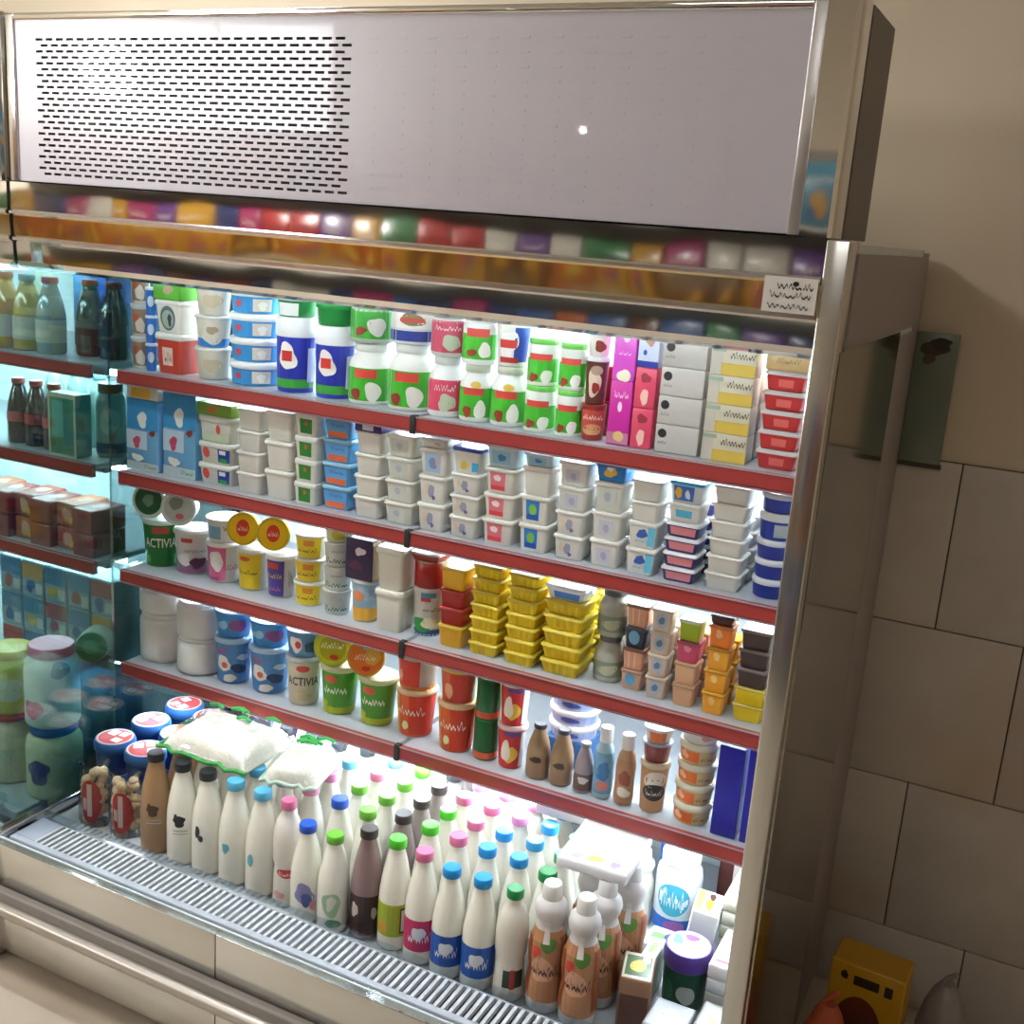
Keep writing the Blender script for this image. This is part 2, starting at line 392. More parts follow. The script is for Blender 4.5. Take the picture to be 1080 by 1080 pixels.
def cabinet(x0, x1, label, full, hx0, hx1):
    root = empty('refrigerated_cabinet', ((x0 + x1) / 2, .4, 0))
    class PP: pass
    par = root
    def sub(o): return o
    inv = Vector((-(x0 + x1) / 2, -.4, 0))
    before = set(COL.objects)
    header(root, hx0, hx1 - .026 * full, full); canopy(root, hx0, hx1 - .036 * full)
    ix0, ix1 = (x0 + .0, x1 - .036) if full else (x0 + .05, x1)
    cl = MB(); cl.tube([(ix0 + .08, (.085), 1.565), (ix1 - .08, .085, 1.565)], .005, LAMP); cl.obj('added_canopy_tube', root)  # glowing tube added to go with the canopy fill
    b = MB(); b.box(ix0, ix1, .748, .80, .28, 1.70, INNER); b.box(x0, x1, .80, .868, .05, 1.72, LILAC); b.obj('back_wall', root)
    t = MB(); t.box(ix0, ix1, .205, .75, 1.615, 1.64, INNER); t.box(x0 + .02, x1 - .03, .20, .80, 1.641, 1.725, BRUSH); t.obj('top_panel', root)
    l = MB(); l.tube([(ix0 + .05, .46, 1.60), (ix1 - .05, .46, 1.60)], .009, LAMP); l.box(ix0 + .04, ix1 - .04, .445, .475, 1.6095, 1.6148, mat('f0f0f0', .4)); l.obj('top_lamp', root)
    for k, (nm, z) in enumerate([('A', 1.328), ('B', 1.088), ('C', .843), ('D', .603)]):
        if full: shelf(root, x0 + .0, -1.166, z); shelf(root, -1.156, ix1, z)
        elif k < 3: shelf(root, x0 + .05, ix1 - .0, z)
    d = MB(); d.box(ix0, ix1, .0345, .747, .255, .283, SHELFM, .003); d.obj('bottom_deck', root)
    g = MB(); n = int((x1 - x0 - .10) / .0165)
    g.box(x0 + .01, x1 - .03, -.066, -.050, .286, .302, mat('b9c2cf', .4), .002); g.box(x0 + .01, x1 - .037, .028, .0335, .286, .302, mat('b9c2cf', .4), .002)
    g.box(x0 + .01, x0 + .07, -.050, .028, .290, .302, mat('b9bfd0', .4))
    for i in range(n):
        x = x0 + .07 + i * .0165
        g.box(x, x + .0074, -.050, .028, .290, .301, mat('d3d9e2', .4))
    g.obj('air_grille', root)
    u = MB(); u.box(x0 + .01, x1 - .03, -.060, .034, .22, .262, mat('16202e', .6)); u.obj('air_duct', root)
    bf = MB(); zb = .03
    xs = [x0 + .002]; st = .63
    while xs[-1] + st < x1 - .25: xs.append(xs[-1] + st)
    xs.append(x1 - .02)
    for a, c_ in zip(xs, xs[1:]):
        bf.box(a + .001, c_ - .001, -.098, -.07, .165, .300, BASEP, .002)
        bf.box(a + .001, c_ - .001, -.098, -.07, .028, .150, BASEP, .002)
    bf.box(x0 + .004, x1 - .022, -.07, .06, .02, .262, DARK)
    bf.obj('base_panel', root)
    ff = MB(); ff.box(x0 + .03, x1 - .03, -.05, .80, 0, .05, DARK); ff.box(x0 + .01, x1 - .03, .061, .80, .05, .2545, BRUSH); ff.obj('plinth', root)
    bp = MB(); bp.box(x0, x1 - .002, -.120, -.0985, .150, .200, mat('8a8580', .45), .006)
    bp.tube([(x0, -.124, .160), (x1 - .002, -.124, .160)], .015, mat('b9b2aa', .35, metal=.5), 14); bp.obj('bumper_rail', root)
    # clear upstand in front of the grille and a second one in front of the goods
    a = MB(); a.box(x0 + .012, x1 - .03, -.0985, -.095, .3005, .317, ACR); a.box(x0 + .012, x1 - .03, .0290, .0325, .3025, .324, thin_glass('low_gloss_acrylic', (.9, .95, .98, 1), .0)); a.obj('clear_upstand', root)
    e = MB(); e.box(x0 + .012, x1 - .03, -.099, -.0945, .3172, .3195, mat('cfe0ea', .2)); e.obj('upstand_edge', root)
    for o in COL.objects:
        if o not in before and o.parent == root: o.location = inv
    tag(root, label, 'display fridge')
    return root, inv
XL, XR = -1.965, -.297
root, inv = cabinet(XL, XR, 'white and mirror steel open display fridge with red-railed shelves full of dairy', True, XL + .020, XR)
def part(mb, name, par=None):
    o = mb.obj(name, par or root); 
    if par is None: o.location = inv
    return o
# right end wall: bright front strip, dark mirror cheek, matt back frame and upper cheek
m = MB(); m.box(-.333, -.2985, -.006, .060, .02, 1.730, steel('strip_steel', (.68, .68, .66, 1), .16, .05, 5), .003); part(m, 'right_front_strip')
m = MB(); m.box(-.333, -.300, .0605, .80, .02, 1.725, INNER); part(m, 'right_end_wall')
m = MB(); m.box(-.2995, -.297, .024, .612, .03, 1.573, DARKM); part(m, 'right_mirror_cheek')
m = MB(); m.box(-.2995, -.2965, .615, .860, .03, 1.565, LILAC, .001); m.box(-.2995, -.297, .062, .80, 1.575, 1.712, LILAC); part(m, 'right_back_frame')
# sticker on the canopy beside the right strip
st = MB()
def ssurf(x, z, e): return (-.372 + .038 * x, -.0163 - e, 1.624 + .05 * z)
decor(st, ssurf, [('r', -1, 1, 0, 1, 'e9e7e4'), ('q', -.5, .85, .62, .9, '2a2826', 3), ('q', -.75, .8, .38, .62, '3a3836', 8), ('q', -.8, .75, .08, .3, '4a4846', 21), ('e', .2, .82, .12, .07, '2a2826')])
part(st, 'sticker')
# left divider between the two cabinets: solid behind the shelf line, teal glass in front
dv = empty('end_divider', (-2.006, .4, 0)); di = Vector((2.006, -.4, 0))
m = MB(); m.box(-2.047, -1.968, .748, .86, .29, 1.60, steel('divider_steel', (.16, .19, .21, 1), .25, .05, 6), .003); o = m.obj('rear_post', dv); o.location = di
m = MB(); m.box(-1.990, -1.982, -.070, .284, .31, 1.555, TEAL); o = m.obj('glass_pane', dv); o.location = di
m = MB(); m.box(-1.990, -1.982, .2845, .747, .31, 1.60, thin_glass('smoked_glass', (.42, .55, .55, 1), .05)); o = m.obj('smoked_glass_pane', dv); o.location = di
m = MB(); m.box(-1.995, -1.977, -.085, -.071, .29, 1.60, thin_glass('edge_glass', (.75, .9, .88, 1), .2)); m.box(-2.0, -1.970, -.095, .28, .283, .309, MIRROR2, .003); o = m.obj('glass_edge_strip', dv); o.location = di
m = MB(); m.box(-2.046, -1.967, -.112, -.03, .005, .300, BRUSH, .004); m.tube([(-2.0, -.125, .155), (-1.967, -.125, .155)], .017, MIRROR2); o = m.obj('base_post', dv); o.location = di
tag(dv, 'steel and teal glass end divider between the dairy fridge and the drinks fridge', 'divider')
cabinet(-3.70, -2.05, 'neighbouring open drinks fridge at far left, seen through teal glass', False, -3.70, -1.9555)

# ------------------------------------------------------------------ goods on the shelves
W = 'e9e5dd'; RD = 'c8322e'; GR = '2f9a2c'; NV = '1b2f86'; SK = '5aa6d6'; YL = 'e8c51c'
# name: kind, body, lid, print, lid print, description, object name, category
V = {
'cup_hill': ('cup', 'c9c2b8', 'cfd3d6', [('r', -.7, .7, .1, .85, '8d7a66'), ('b', 0, .35, .4, .25, 'd8cfc2', 3), ('b', -.3, .6, .25, .15, 'b0563a', 4)], [], 'grey cup with brown picture', 'yogurt_cup', 'cup'),
'cup_blue': ('cup', '2f6fc4', 'e6eef5', [('e', 0, .5, .4, .2, 'cfe0f2')], [], 'slim bright blue cup', 'yogurt_cup', 'cup'),
'tub_red': ('tub', 'c24637', W, [('r', -.75, .7, .08, .8, 'c43c2e'), ('r', -.5, .35, .2, .65, 'e5d3c3'), ('q', -.4, .3, .25, .6, 'b5382c', 2)], [], 'red tub with white lid', 'cheese_tub', 'tub'),
'tub_round_picture': ('tub', W, W, [('e', -.05, .45, .62, .38, '5d6d72'), ('e', -.05, .42, .48, .28, 'a9b59a'), ('b', .1, .4, .2, .2, '2c3c66', 5)], [], 'white tub with round dark picture', 'cheese_tub', 'tub'),
'box_green': ('box', '5fae3a', None, [('b', .1, .55, .45, .25, 'c4a890', 6)], [], 'green box', 'carton', 'box'),
'bucket_cream': ('cup', 'd8d2c2', W, [('b', 0, .45, .45, .25, 'c8b89a', 7)], [], 'cream bucket with white lid', 'cheese_bucket', 'tub'),
'bucket_cream_blue': ('cup', 'd8d2c2', W, [('r', -.98, .98, .02, .28, '2f7fc6'), ('b', 0, .35, .45, .3, 'd8d2c2', 9), ('b', 0, .55, .25, .15, 'b09c80', 7)], [], 'cream bucket with blue base', 'cheese_bucket', 'tub'),
'tub_blue_flat': ('flat', '3f96d0', 'f2f4f5', [('r', -.9, .9, .06, .66, '3b8fcb'), ('r', -.05, .45, .1, .62, 'e8dccb'), ('b', .2, .33, .14, .2, 'fffaf0', 5), ('e', -.45, .4, .1, .14, 'd04a50')], [], 'flat round blue tub with white lid', 'cheese_tub', 'tub'),
'pail_blue': ('pail', '2a36a0', 'f4f5f6', [('r', -.95, .95, .16, .72, '28349c'), ('r', -.95, .95, .06, .18, '3f9a3a'), ('b', -.25, .48, .36, .2, 'efe9df', 11), ('r', -.45, -.08, .42, .56, 'c2332c'), ('r', .45, .8, .14, .6, 'cfd6e2')], [], 'navy pail with white lid', 'cheese_pail', 'pail'),
'tin_green_white': ('flat', '1e7a3c', 'e6ecec', [('r', -.7, .1, .05, .6, 'f0f2f0')], [], 'white and green tin', 'butter_tin', 'tin'),
'tub_green_dark': ('flat', '177a36', '178a3c', [], [], 'dark green tub', 'cheese_tub', 'tub'),
'jar_green_big': ('jar', 'e4e4dc', 'cfd3cc', [('r', -.92, .92, .06, .60, '3fa52c'), ('r', -.45, .25, .44, .58, 'c8443a'), ('b', .15, .22, .3, .17, 'e4e0d6', 12), ('b', -.4, .17, .2, .1, '8b2f22', 13)], [], 'large glass jar with green label', 'cheese_jar', 'jar'),
'tin_green': ('jarw', '9ea69a', 'a8aca8', [('r', -.95, .95, .12, .82, '3a9a34'), ('b', .2, .42, .34, .24, 'c8c4bc', 14), ('b', -.3, .3, .2, .12, '8b2f22', 15)], [], 'wide green jar', 'cheese_jar', 'jar'),
'tin_navy': ('jarw', 'c9ccd0', 'b9bcc0', [('r', -.95, .95, .08, .34, '2b3a86'), ('r', -.8, .8, .4, .84, 'e0dcd4'), ('b', 0, .62, .4, .18, '7a6a3c', 16), ('r', -.35, .35, .56, .66, 'b8443c')], [], 'white and navy wide jar', 'cheese_jar', 'jar'),
'jar_pink': ('jar', 'dfe0dc', 'b9bdb8', [('r', -.92, .92, .10, .62, 'c9455f'), ('b', .1, .24, .4, .15, 'b9c0a4', 17), ('q', -.4, .4, .42, .56, 'efd6d6', 5)], [], 'glass jar with pink label', 'cheese_jar', 'jar'),
'jar_pink_wide': ('jarw', 'b9b9b4', 'b4b8b4', [('r', -.94, .94, .1, .84, 'b8465c'), ('b', .15, .34, .4, .2, 'a9b49a', 18), ('q', -.5, .5, .6, .76, 'ecd0d4', 6)], [], 'wide glass jar with pink label', 'cheese_jar', 'jar'),
'jar_green': ('jar', 'e2e3df', 'b4bca6', [('r', -.92, .92, .08, .60, '43ad30'), ('r', -.5, .3, .47, .60, 'c4473c'), ('b', .2, .22, .28, .16, 'efece4', 19), ('b', -.3, .18, .22, .1, '8d3a22', 20), ('e', 0, .66, .2, .06, 'd9b44a')], [], 'glass jar with green label', 'cheese_jar', 'jar'),
'jar_green_wide': ('jarw', 'e2e3df', 'dfe2e2', [('r', -.94, .94, .12, .66, '45ad30'), ('r', -.5, .4, .60, .78, 'c4473c'), ('b', .25, .32, .28, .18, 'efece4', 21), ('b', -.25, .26, .2, .1, '8d3a22', 22)], [], 'wide glass jar with green label', 'cheese_jar', 'jar'),
'cup_cheese_navy': ('cup', 'e8e6e0', 'f2f2f0', [('r', .1, .95, .1, .85, '27449a'), ('b', -.15, .48, .45, .32, 'f4f2ee', 23), ('r', -.5, .2, .4, .58, 'bf3a34'), ('r', -.5, .3, .08, .2, 'a8342c')], [], 'white and navy cup', 'cheese_cup', 'cup'),
'jar_narrow': ('jarm', 'e0e4dc', '6fc456', [('r', -.94, .94, .08, .58, '45b032'), ('r', -.6, .4, .54, .68, 'c84a3e'), ('b', .2, .2, .3, .15, 'ecebe2', 24), ('b', -.35, .17, .24, .1, '8d3a22', 25)], [], 'narrow glass jar with green lid', 'cheese_jar', 'jar'),
'cup_redbrown': ('cupo', '8f3026', None, [('r', -.9, .9, .3, .85, 'b8453a'), ('b', 0, .3, .6, .2, 'c89468', 26), ('q', -.6, .6, .55, .8, 'ead0c0', 7)], [], 'red and brown cup', 'dessert_cup', 'cup'),
'cup_brown': ('cup', '5c3026', 'e2e2e4', [('b', -.1, .45, .5, .3, 'd8c0ac', 27), ('b', 0, .35, .25, .14, '8f2f24', 28), ('e', 0, .72, .35, .1, 'a89080')], [], 'brown cup with white lid', 'dessert_cup', 'cup'),
'cup_white_brown': ('cup', 'e8e0d8', 'efeae4', [('b', .1, .4, .35, .28, '7d3226', 29)], [], 'white cup with brown print', 'dessert_cup', 'cup'),
'carton_magenta': ('box', 'c02a92', None, [('q', -.6, .7, .72, .86, 'f0c8e0', 8), ('e', 0, .6, .2, .08, 'efd8ea'), ('r', -1, 1, .02, .2, 'b9708c'), ('b', .1, .14, .5, .1, 'cfae78', 30)], [], 'magenta carton', 'dessert_carton', 'box'),
'carton_magenta_light': ('box', 'cf4fbd', None, [('b', .1, .1, .7, .14, 'e8e0c4', 31), ('e', .1, .86, .3, .1, 'ecc4ee'), ('q', -.5, .6, .5, .6, 'efc0e8', 9)], [], 'light magenta carton', 'dessert_carton', 'box'),
'carton_rose': ('box', 'cf4560', None, [('b', 0, .28, .4, .24, 'e6b8a8', 32), ('b', 0, .75, .6, .12, '9a3444', 33)], [], 'rose pink carton', 'dessert_carton', 'box'),
'carton_white_blue': ('box', 'cdd6ea', None, [('r', -1, 1, 0, .18, '2a3590'), ('b', .1, .75, .5, .14, 'b08468', 34), ('e', -.3, .42, .18, .08, '3c50b0')], [], 'white and blue carton', 'dessert_carton', 'box'),
'box_grey': ('box', 'b5afa8', None, [('e', -.68, .68, .2, .16, '2e2b2c'), ('q', -.85, -.45, .28, .45, '6a6462', 10)], [], 'grey box with black oval', 'butter_box', 'box'),
'box_cream': ('box', 'c2b8a2', None, [('r', -1, -.5, 0, .98, 'b8b0a2'), ('r', -.5, 1, 0, .42, 'c2a548'), ('r', -1, -.35, .8, .94, '8fa08c'), ('q', -.15, .95, .55, .88, '4f4636', 11)], [], 'cream and yellow box with dark script', 'butter_box', 'box'),
'tray_red': ('tray', 'a8302c', 'b3a9a6', [('r', -.9, .9, .1, .72, 'a82c2c'), ('r', -.35, .45, .2, .6, 'c9605a')], [('r', -.8, .8, -.8, .8, 'b0524c')], 'red tray with clear lid', 'meat_tray', 'tray'),
'box_tan': ('box', 'b59768', None, [('q', -.5, .6, .3, .7, '8a7048', 12)], [], 'tan box', 'carton', 'box'),
'carton_cow': ('box', '6fa8d2', None, [('r', -1, 1, .58, 1, '3f8fc8'), ('b', .0, .72, .35, .12, 'eae8e2', 35), ('r', -1, 1, .0, .12, 'b9c6cc'), ('r', -1, .3, .30, .56, 'bcd0e0'), ('b', -.35, .40, .25, .10, 'c24a6a', 36), ('b', .65, .55, .2, .05, '8f3a30', 37), ('q', .1, .9, .03, .12, '7a9a4a', 13), ('b', -.3, .18, .4, .06, 'e8e6de', 38)], [], 'tall light blue milk carton', 'milk_carton', 'carton'),
'tub_tag': ('box', 'd9d6cc', None, [('r', -.7, .5, .1, .9, 'dda83a')], [], 'white packet with yellow tag', 'packet', 'packet'),
'box_dots_navy': ('tubr', 'd8d4cc', 'dcd8d0', [('e', -.55, .5, .22, .26, 'd2504a'), ('r', .2, .95, .12, .8, '1f3f94'), ('r', .3, .8, .1, .3, '2f8f4a'), ('r', .3, .7, .5, .7, 'dfe2ee')], [], 'white tub with red dot and navy label', 'cheese_tub', 'tub'),
'box_dots': ('tubr', 'd5d6cc', 'dcdcd4', [('e', .2, .52, .14, .18, 'd2504a'), ('r', -.9, .9, .06, .3, 'c3cfb4')], [], 'white tub with red dot', 'cheese_tub', 'tub'),
'box_lime': ('box', '7aa43c', None, [('b', -.1, .5, .4, .3, 'c27a4a', 40)], [], 'lime green box', 'carton', 'box'),
'tub_white': ('tub', 'd9d6ce', 'dedbd3', [], [], 'plain white tub', 'cheese_tub', 'tub'),
'tub_green_label': ('tubr', 'd4d4ca', 'dcdcd4', [('r', -.6, .55, .12, .80, '2b7a2e'), ('e', 0, .55, .12, .1, 'c8503c')], [], 'white tub with green square label', 'cheese_tub', 'tub'),
'cup_blue_orange': ('tub', '5d9fd2', '8fc0dc', [('r', -.9, .9, .10, .80, '5b9bd0'), ('r', -.75, .8, .06, .32, 'd9683c'), ('q', -.5, .6, .5, .72, '3a62a8', 14)], [], 'light blue and orange tub', 'cheese_tub', 'tub'),
'box_purple': ('box', '3d2a66', None, [('r', -.4, .4, .2, .8, 'd8d4dc')], [], 'dark purple box', 'carton', 'box'),
'tub_grey_label': ('tub', 'd4d3c9', 'dbd9d0', [('r', -.75, .55, .12, .8, 'c2c6bc'), ('b', -.1, .5, .25, .2, 'a9aeb8', 41)], [], 'white tub with pale grey label', 'cheese_tub', 'tub'),
'tub_sketch': ('tub', 'd8d6cf', 'dcdad4', [('b', -.05, .45, .28, .26, '8f93a4', 42), ('b', -.5, .5, .14, .2, 'd9bfa0', 43), ('b', .15, .22, .18, .1, '6a5a8c', 44)], [], 'white tub with small grey drawing', 'cheese_tub', 'tub'),
'tub_blue_label': ('tub', 'd8d6cf', 'dcdad4', [('r', -.65, .6, .12, .8, '9fb9d4'), ('b', 0, .45, .4, .24, '6f8cb4', 45), ('b', .3, .5, .12, .2, 'd29a9a', 46)], [], 'white tub with pale blue label', 'cheese_tub', 'tub'),
'tub_white_flat': ('tray', 'cfcdc6', 'd2d0ca', [('b', .3, .5, .3, .2, 'b4a89a', 47)], [], 'small flat white tub', 'cheese_tub', 'tub'),
'tub_blue_top': ('tub', 'd8d6cc', '2b46a4', [('b', -.2, .3, .3, .2, 'cfb04a', 48), ('r', .45, .95, .1, .45, '3aa0c8')], [], 'white tub with dark blue lid', 'cheese_tub', 'tub'),
'tub_red_label': ('tub', 'd8d4cc', 'dcd9d0', [('r', -.7, .35, .12, .82, 'd4707a'), ('r', -.7, .35, .12, .3, 'd2404a'), ('b', -.2, .6, .3, .14, 'ead8da', 49)], [], 'white tub with red label', 'cheese_tub', 'tub'),
'tub_pale_blue': ('tub', 'b9d2dc', 'cfdde2', [('r', -.7, .6, .15, .75, '8fbcd4'), ('b', 0, .45, .3, .2, '3f7fb4', 50)], [], 'pale blue tub', 'cheese_tub', 'tub'),
'tub_blue_square': ('tub', 'd8d6ce', 'dcdad3', [('r', -.65, .35, .12, .82, '2678c4'), ('e', -.15, .5, .3, .2, '7ab04a'), ('r', -.6, .3, .14, .32, '1c4fa8')], [], 'white tub with bright blue square label', 'cheese_tub', 'tub'),
'tub_violet_label': ('tub', 'd9d7d0', 'dddbd4', [('r', -.55, .45, .15, .7, 'c0c0cc'), ('b', 0, .4, .25, .18, 'a4a6bc', 51)], [], 'white tub with faint violet label', 'cheese_tub', 'tub'),
'bag_blue_yellow': ('tray', '2a7fca', '2a86d0', [('b', 0, .55, .45, .4, 'e0b84a', 52), ('b', 0, .75, .25, .2, 'f0f0ea', 53)], [], 'blue and yellow packet', 'cheese_packet', 'packet'),
'tub_swirl': ('tub', 'd9d7d0', 'dddbd4', [('b', 0, .55, .4, .22, '3a5aa8', 54), ('r', .4, .95, .1, .85, '6ab8d4'), ('q', -.5, .5, .2, .4, '5aaed0', 15)], [], 'white tub with blue swirl label', 'cheese_tub', 'tub'),
'tray_navy_pink': ('tray', '2c2c70', 'cfccd0', [('r', -.75, .85, .15, .7, 'c97a80')], [], 'flat navy and pink tub', 'cheese_tub', 'tub'),
'tub_blue_strip': ('tub', 'd9d7d0', 'dcdad4', [('r', -.55, .5, .25, .65, '4fa6c8')], [], 'white tub with narrow blue label', 'cheese_tub', 'tub'),
'tub_bright_blue': ('tub', 'd9dde0', '3fb0e4', [('r', -.8, .5, .1, .8, '3a74c4'), ('b', -.5, .45, .25, .3, 'e2b23a', 55), ('b', .1, .4, .2, .22, 'e8eef2', 56)], [], 'white tub with bright blue lid', 'cheese_tub', 'tub'),
'tub_navy_tabs': ('flat', '172a86', 'c9ccd4', [], [('r', -.5, .5, -.5, .5, '26348a')], 'navy tub with pale tabbed lid', 'cheese_tub', 'tub'),
'tub_navy_tabs_big': ('flat', '172a86', 'd4d6da', [('r', -.1, .5, .12, .6, '9fa8a8')], [], 'taller navy tub with grey sticker', 'cheese_tub', 'tub'),
'bucket_green_word': ('cup', '1f7a2c', 'd9e2dc', [('r', -.3, .3, .72, .86, 'b0483a'), ('t', 'ACTIVIA', -.62, .62, .42, .62, 'f0f2ec'), ('b', -.5, .16, .12, .1, '7ab04a', 57)], [], 'green tub', 'yogurt_tub', 'tub'),
'cup_pale_purple': ('cup', 'd9d2d0', 'd8d4d2', [('r', -.95, .95, .03, .3, '8d5a80'), ('b', -.3, .35, .4, .18, 'e2dcda', 58), ('r', -.4, 0, .74, .84, 'b8443c'), ('q', -.3, .5, .5, .62, '8a8088', 16), ('b', .2, .28, .35, .14, '5c3050', 59)], [], 'white cup with purple base', 'yogurt_cup', 'cup'),
'cup_pink_letters': ('cup', 'dedad2', 'e2ded8', [('r', -.85, .1, .05, .92, 'd4628c'), ('b', -.3, .55, .35, .28, 'efe9e6', 60), ('q', .1, .9, .3, .5, 'c8423a', 17), ('r', -.85, -.2, .05, .14, 'b0487c')], [], 'pink and white yogurt cup', 'yogurt_cup', 'cup'),
'cup_small_white': ('cupo', 'dfdfdb', None, [('r', -.7, -.1, .15, .7, '7aa0b8'), ('q', 0, .8, .5, .8, '44484c', 18)], [], 'small white cup', 'yogurt_cup', 'cup'),
'cup_yellow_white': ('cup', 'd3cfc6', 'dcd8d0', [('r', -.85, .35, .03, .9, 'e6c71f'), ('q', -.7, .2, .38, .52, '4a3c20', 19), ('e', -.35, .78, .25, .06, 'd2603a')], [], 'yellow and white tall cup', 'yogurt_cup', 'cup'),
'cup_purple_white': ('cup', 'cfcbc6', 'd8d4ce', [('r', -.9, .15, .03, .9, '4a3f90'), ('r', -.7, -.1, .7, .84, 'c8433c'), ('q', -.75, .05, .45, .6, 'e2c04a', 20), ('q', -.7, .0, .15, .3, 'd06a7a', 24), ('q', .35, .85, .2, .8, '6a6468', 21)], [], 'purple and white tall cup', 'yogurt_cup', 'cup'),
'cup_yellow': ('cup', 'd2cfbe', 'ddd9cc', [('r', -.9, .45, .05, .88, 'e6cb25'), ('r', -.3, .15, .55, .8, 'dc8a34'), ('q', -.7, .3, .25, .5, '6a5a28', 22)], [], 'yellow cup', 'yogurt_cup', 'cup'),
'cup_teal': ('cupo', 'dadcd6', None, [('q', -.7, .6, .12, .42, '1f6f66', 23), ('r', -.3, .3, .6, .68, 'b9c2bc')], [], 'white cup with teal script', 'yogurt_cup', 'cup'),
'cup_lime_pale': ('cupo', 'd9e0b4', None, [('b', 0, .5, .4, .35, 'd4c84a', 61)], [], 'pale lime cup', 'yogurt_cup', 'cup'),
'cup_blue_sun': ('cup', '9cc0d8', 'cfd8da', [('r', -.9, .9, .02, .34, 'e2ac3c'), ('e', -.35, .62, .28, .14, 'e08a5c'), ('q', .0, .8, .5, .75, 'e2eaf0', 25)], [], 'light blue cup with yellow base', 'yogurt_cup', 'cup'),
'carton_plum': ('box', '33244e', None, [('b', .1, .7, .4, .12, 'cfc4ce', 62), ('b', -.2, .35, .5, .14, '5c3058', 63), ('r', 1.05, 1.9, .03, .97, 'b09c78')], [], 'dark plum carton with tan side', 'yogurt_carton', 'carton'),
'tub_white_tall': ('tub', 'd9d7ca', 'dedcd2', [], [], 'tall plain white tub', 'yogurt_tub', 'tub'),
'carton_herb': ('cupo', 'd6d5cf', None, [('r', -.98, .98, .0, .14, '22507c'), ('b', -.3, .24, .6, .16, '2f8a3c', 64), ('b', .1, .28, .4, .14, 'd9d0b4', 65), ('r', -.3, .3, .82, .92, '4a8aa8'), ('r', -.3, .1, .74, .82, 'c0463e'), ('q', -.2, .7, .52, .64, '6f7a6c', 26)], [], 'white cup with green herb picture', 'yogurt_cup', 'cup'),
'tin_red': ('can', 'a3221e', 'b0a48a', [], [], 'round red tin', 'food_tin', 'tin'),
'dish_clear_red': ('tray', '8f2a26', 'a89a94', [], [], 'flat clear dish with red contents', 'food_dish', 'dish'),
'tub_yellow': ('tub', 'e0ac18', 'c9a93c', [], [], 'plain yellow tub', 'cheese_tub', 'tub'),
'tub_red_plain': ('tub', 'a11b1a', '9a2a20', [], [], 'plain dark red tub', 'cheese_tub', 'tub'),
'tray_yellow': ('tray', 'dbbd0e', 'c8b132', [], [('r', -.8, .8, -.8, .8, 'c48a3a')], 'ribbed yellow tray', 'cheese_tray', 'tray'),
'pack_blue_white': ('tray', 'dfe6f0', 'e6ecf6', [('r', -.6, .8, .1, .6, '4a86d8')], [('b', .1, 0, .7, .6, '5a90dc', 67)], 'white packet with blue print', 'cheese_packet', 'packet'),
'jar_grey': ('jar', 'a9ab9e', '5f6668', [('r', -.9, .9, .12, .46, '7f8c7a'), ('b', 0, .28, .5, .12, 'b4b49a', 68)], [], 'grey-green cream jar', 'cream_jar', 'jar'),
'cup_peach': ('tub', 'd9a182', '8a6a58', [('r', -.5, -.35, .1, .9, 'e8bfa4'), ('r', .1, .25, .1, .9, 'e8bfa4')], [], 'peach pink cup', 'dessert_cup', 'cup'),
'cup_peach_blue': ('tub', 'cf9f82', 'a0826c', [('e', -.1, .5, .55, .34, '5f9cc0')], [], 'peach cup with blue oval', 'dessert_cup', 'cup'),
'cup_dark_blue': ('tub', '33384c', '4a4e5c', [('e', -.1, .5, .55, .34, '6fa8cc')], [], 'dark cup with blue oval', 'dessert_cup', 'cup'),
'cup_cream_label': ('tub', 'cdb9a6', 'c2b2a4', [('e', 0, .5, .6, .36, 'a4b0bc'), ('b', 0, .5, .35, .2, '5f7690', 69)], [], 'beige cup with blue-grey label', 'dessert_cup', 'cup'),
'cup_tan': ('tub', 'd5a883', 'a9876c', [], [], 'light tan cup', 'dessert_cup', 'cup'),
'cup_rose': ('tub', 'c94a6c', 'a04a5c', [('b', 0, .65, .35, .18, 'd88a9c', 70)], [], 'deep pink cup', 'dessert_cup', 'cup'),
'cup_lime': ('tub', '9cb026', 'c6cfae', [], [], 'lime green cup', 'dessert_cup', 'cup'),
'cup_amber': ('tub', 'e7a129', 'b98428', [('b', -.1, .6, .35, .2, 'efc07a', 71)], [], 'amber yellow cup', 'dessert_cup', 'cup'),
'cup_orange': ('tub', 'e87a22', 'b9682c', [('b', -.1, .6, .35, .22, 'f0b488', 72)], [], 'bright orange cup', 'dessert_cup', 'cup'),
'cup_brown_small': ('tray', '4a2a24', '3c2420', [], [], 'small dark brown cup', 'dessert_cup', 'cup'),
'tray_yellow_deep': ('tub', 'dfc317', 'b5a046', [], [], 'deep yellow tub', 'cheese_tub', 'tub'),
'tray_brown': ('tub', '41302d', '6f625c', [], [], 'dark brown tub', 'dessert_tub', 'tub'),
'jar_white_big': ('jarw', 'e2dedd', 'e6e4e4', [], [], 'large plain white jar', 'yogurt_jar', 'jar'),
'jar_white_small': ('jarw', 'e4e1df', 'e8e8ea', [], [], 'plain white jar', 'yogurt_jar', 'jar'),
'cup_cow_blue': ('cup', '4a86c4', 'a8c8e2', [('r', -.95, .95, .03, .9, '4b86c2'), ('b', -.35, .45, .32, .2, 'ece6e2', 73), ('e', -.3, .42, .12, .07, 'd2604a'), ('b', .25, .35, .35, .12, '26406a', 74), ('q', -.75, -.2, .65, .88, 'c83a44', 27), ('b', .4, .6, .25, .08, 'b8d4e8', 75), ('b', -.1, .14, .3, .1, 'e2dcd0', 76)], [], 'blue cup with cow picture', 'yogurt_cup', 'cup'),
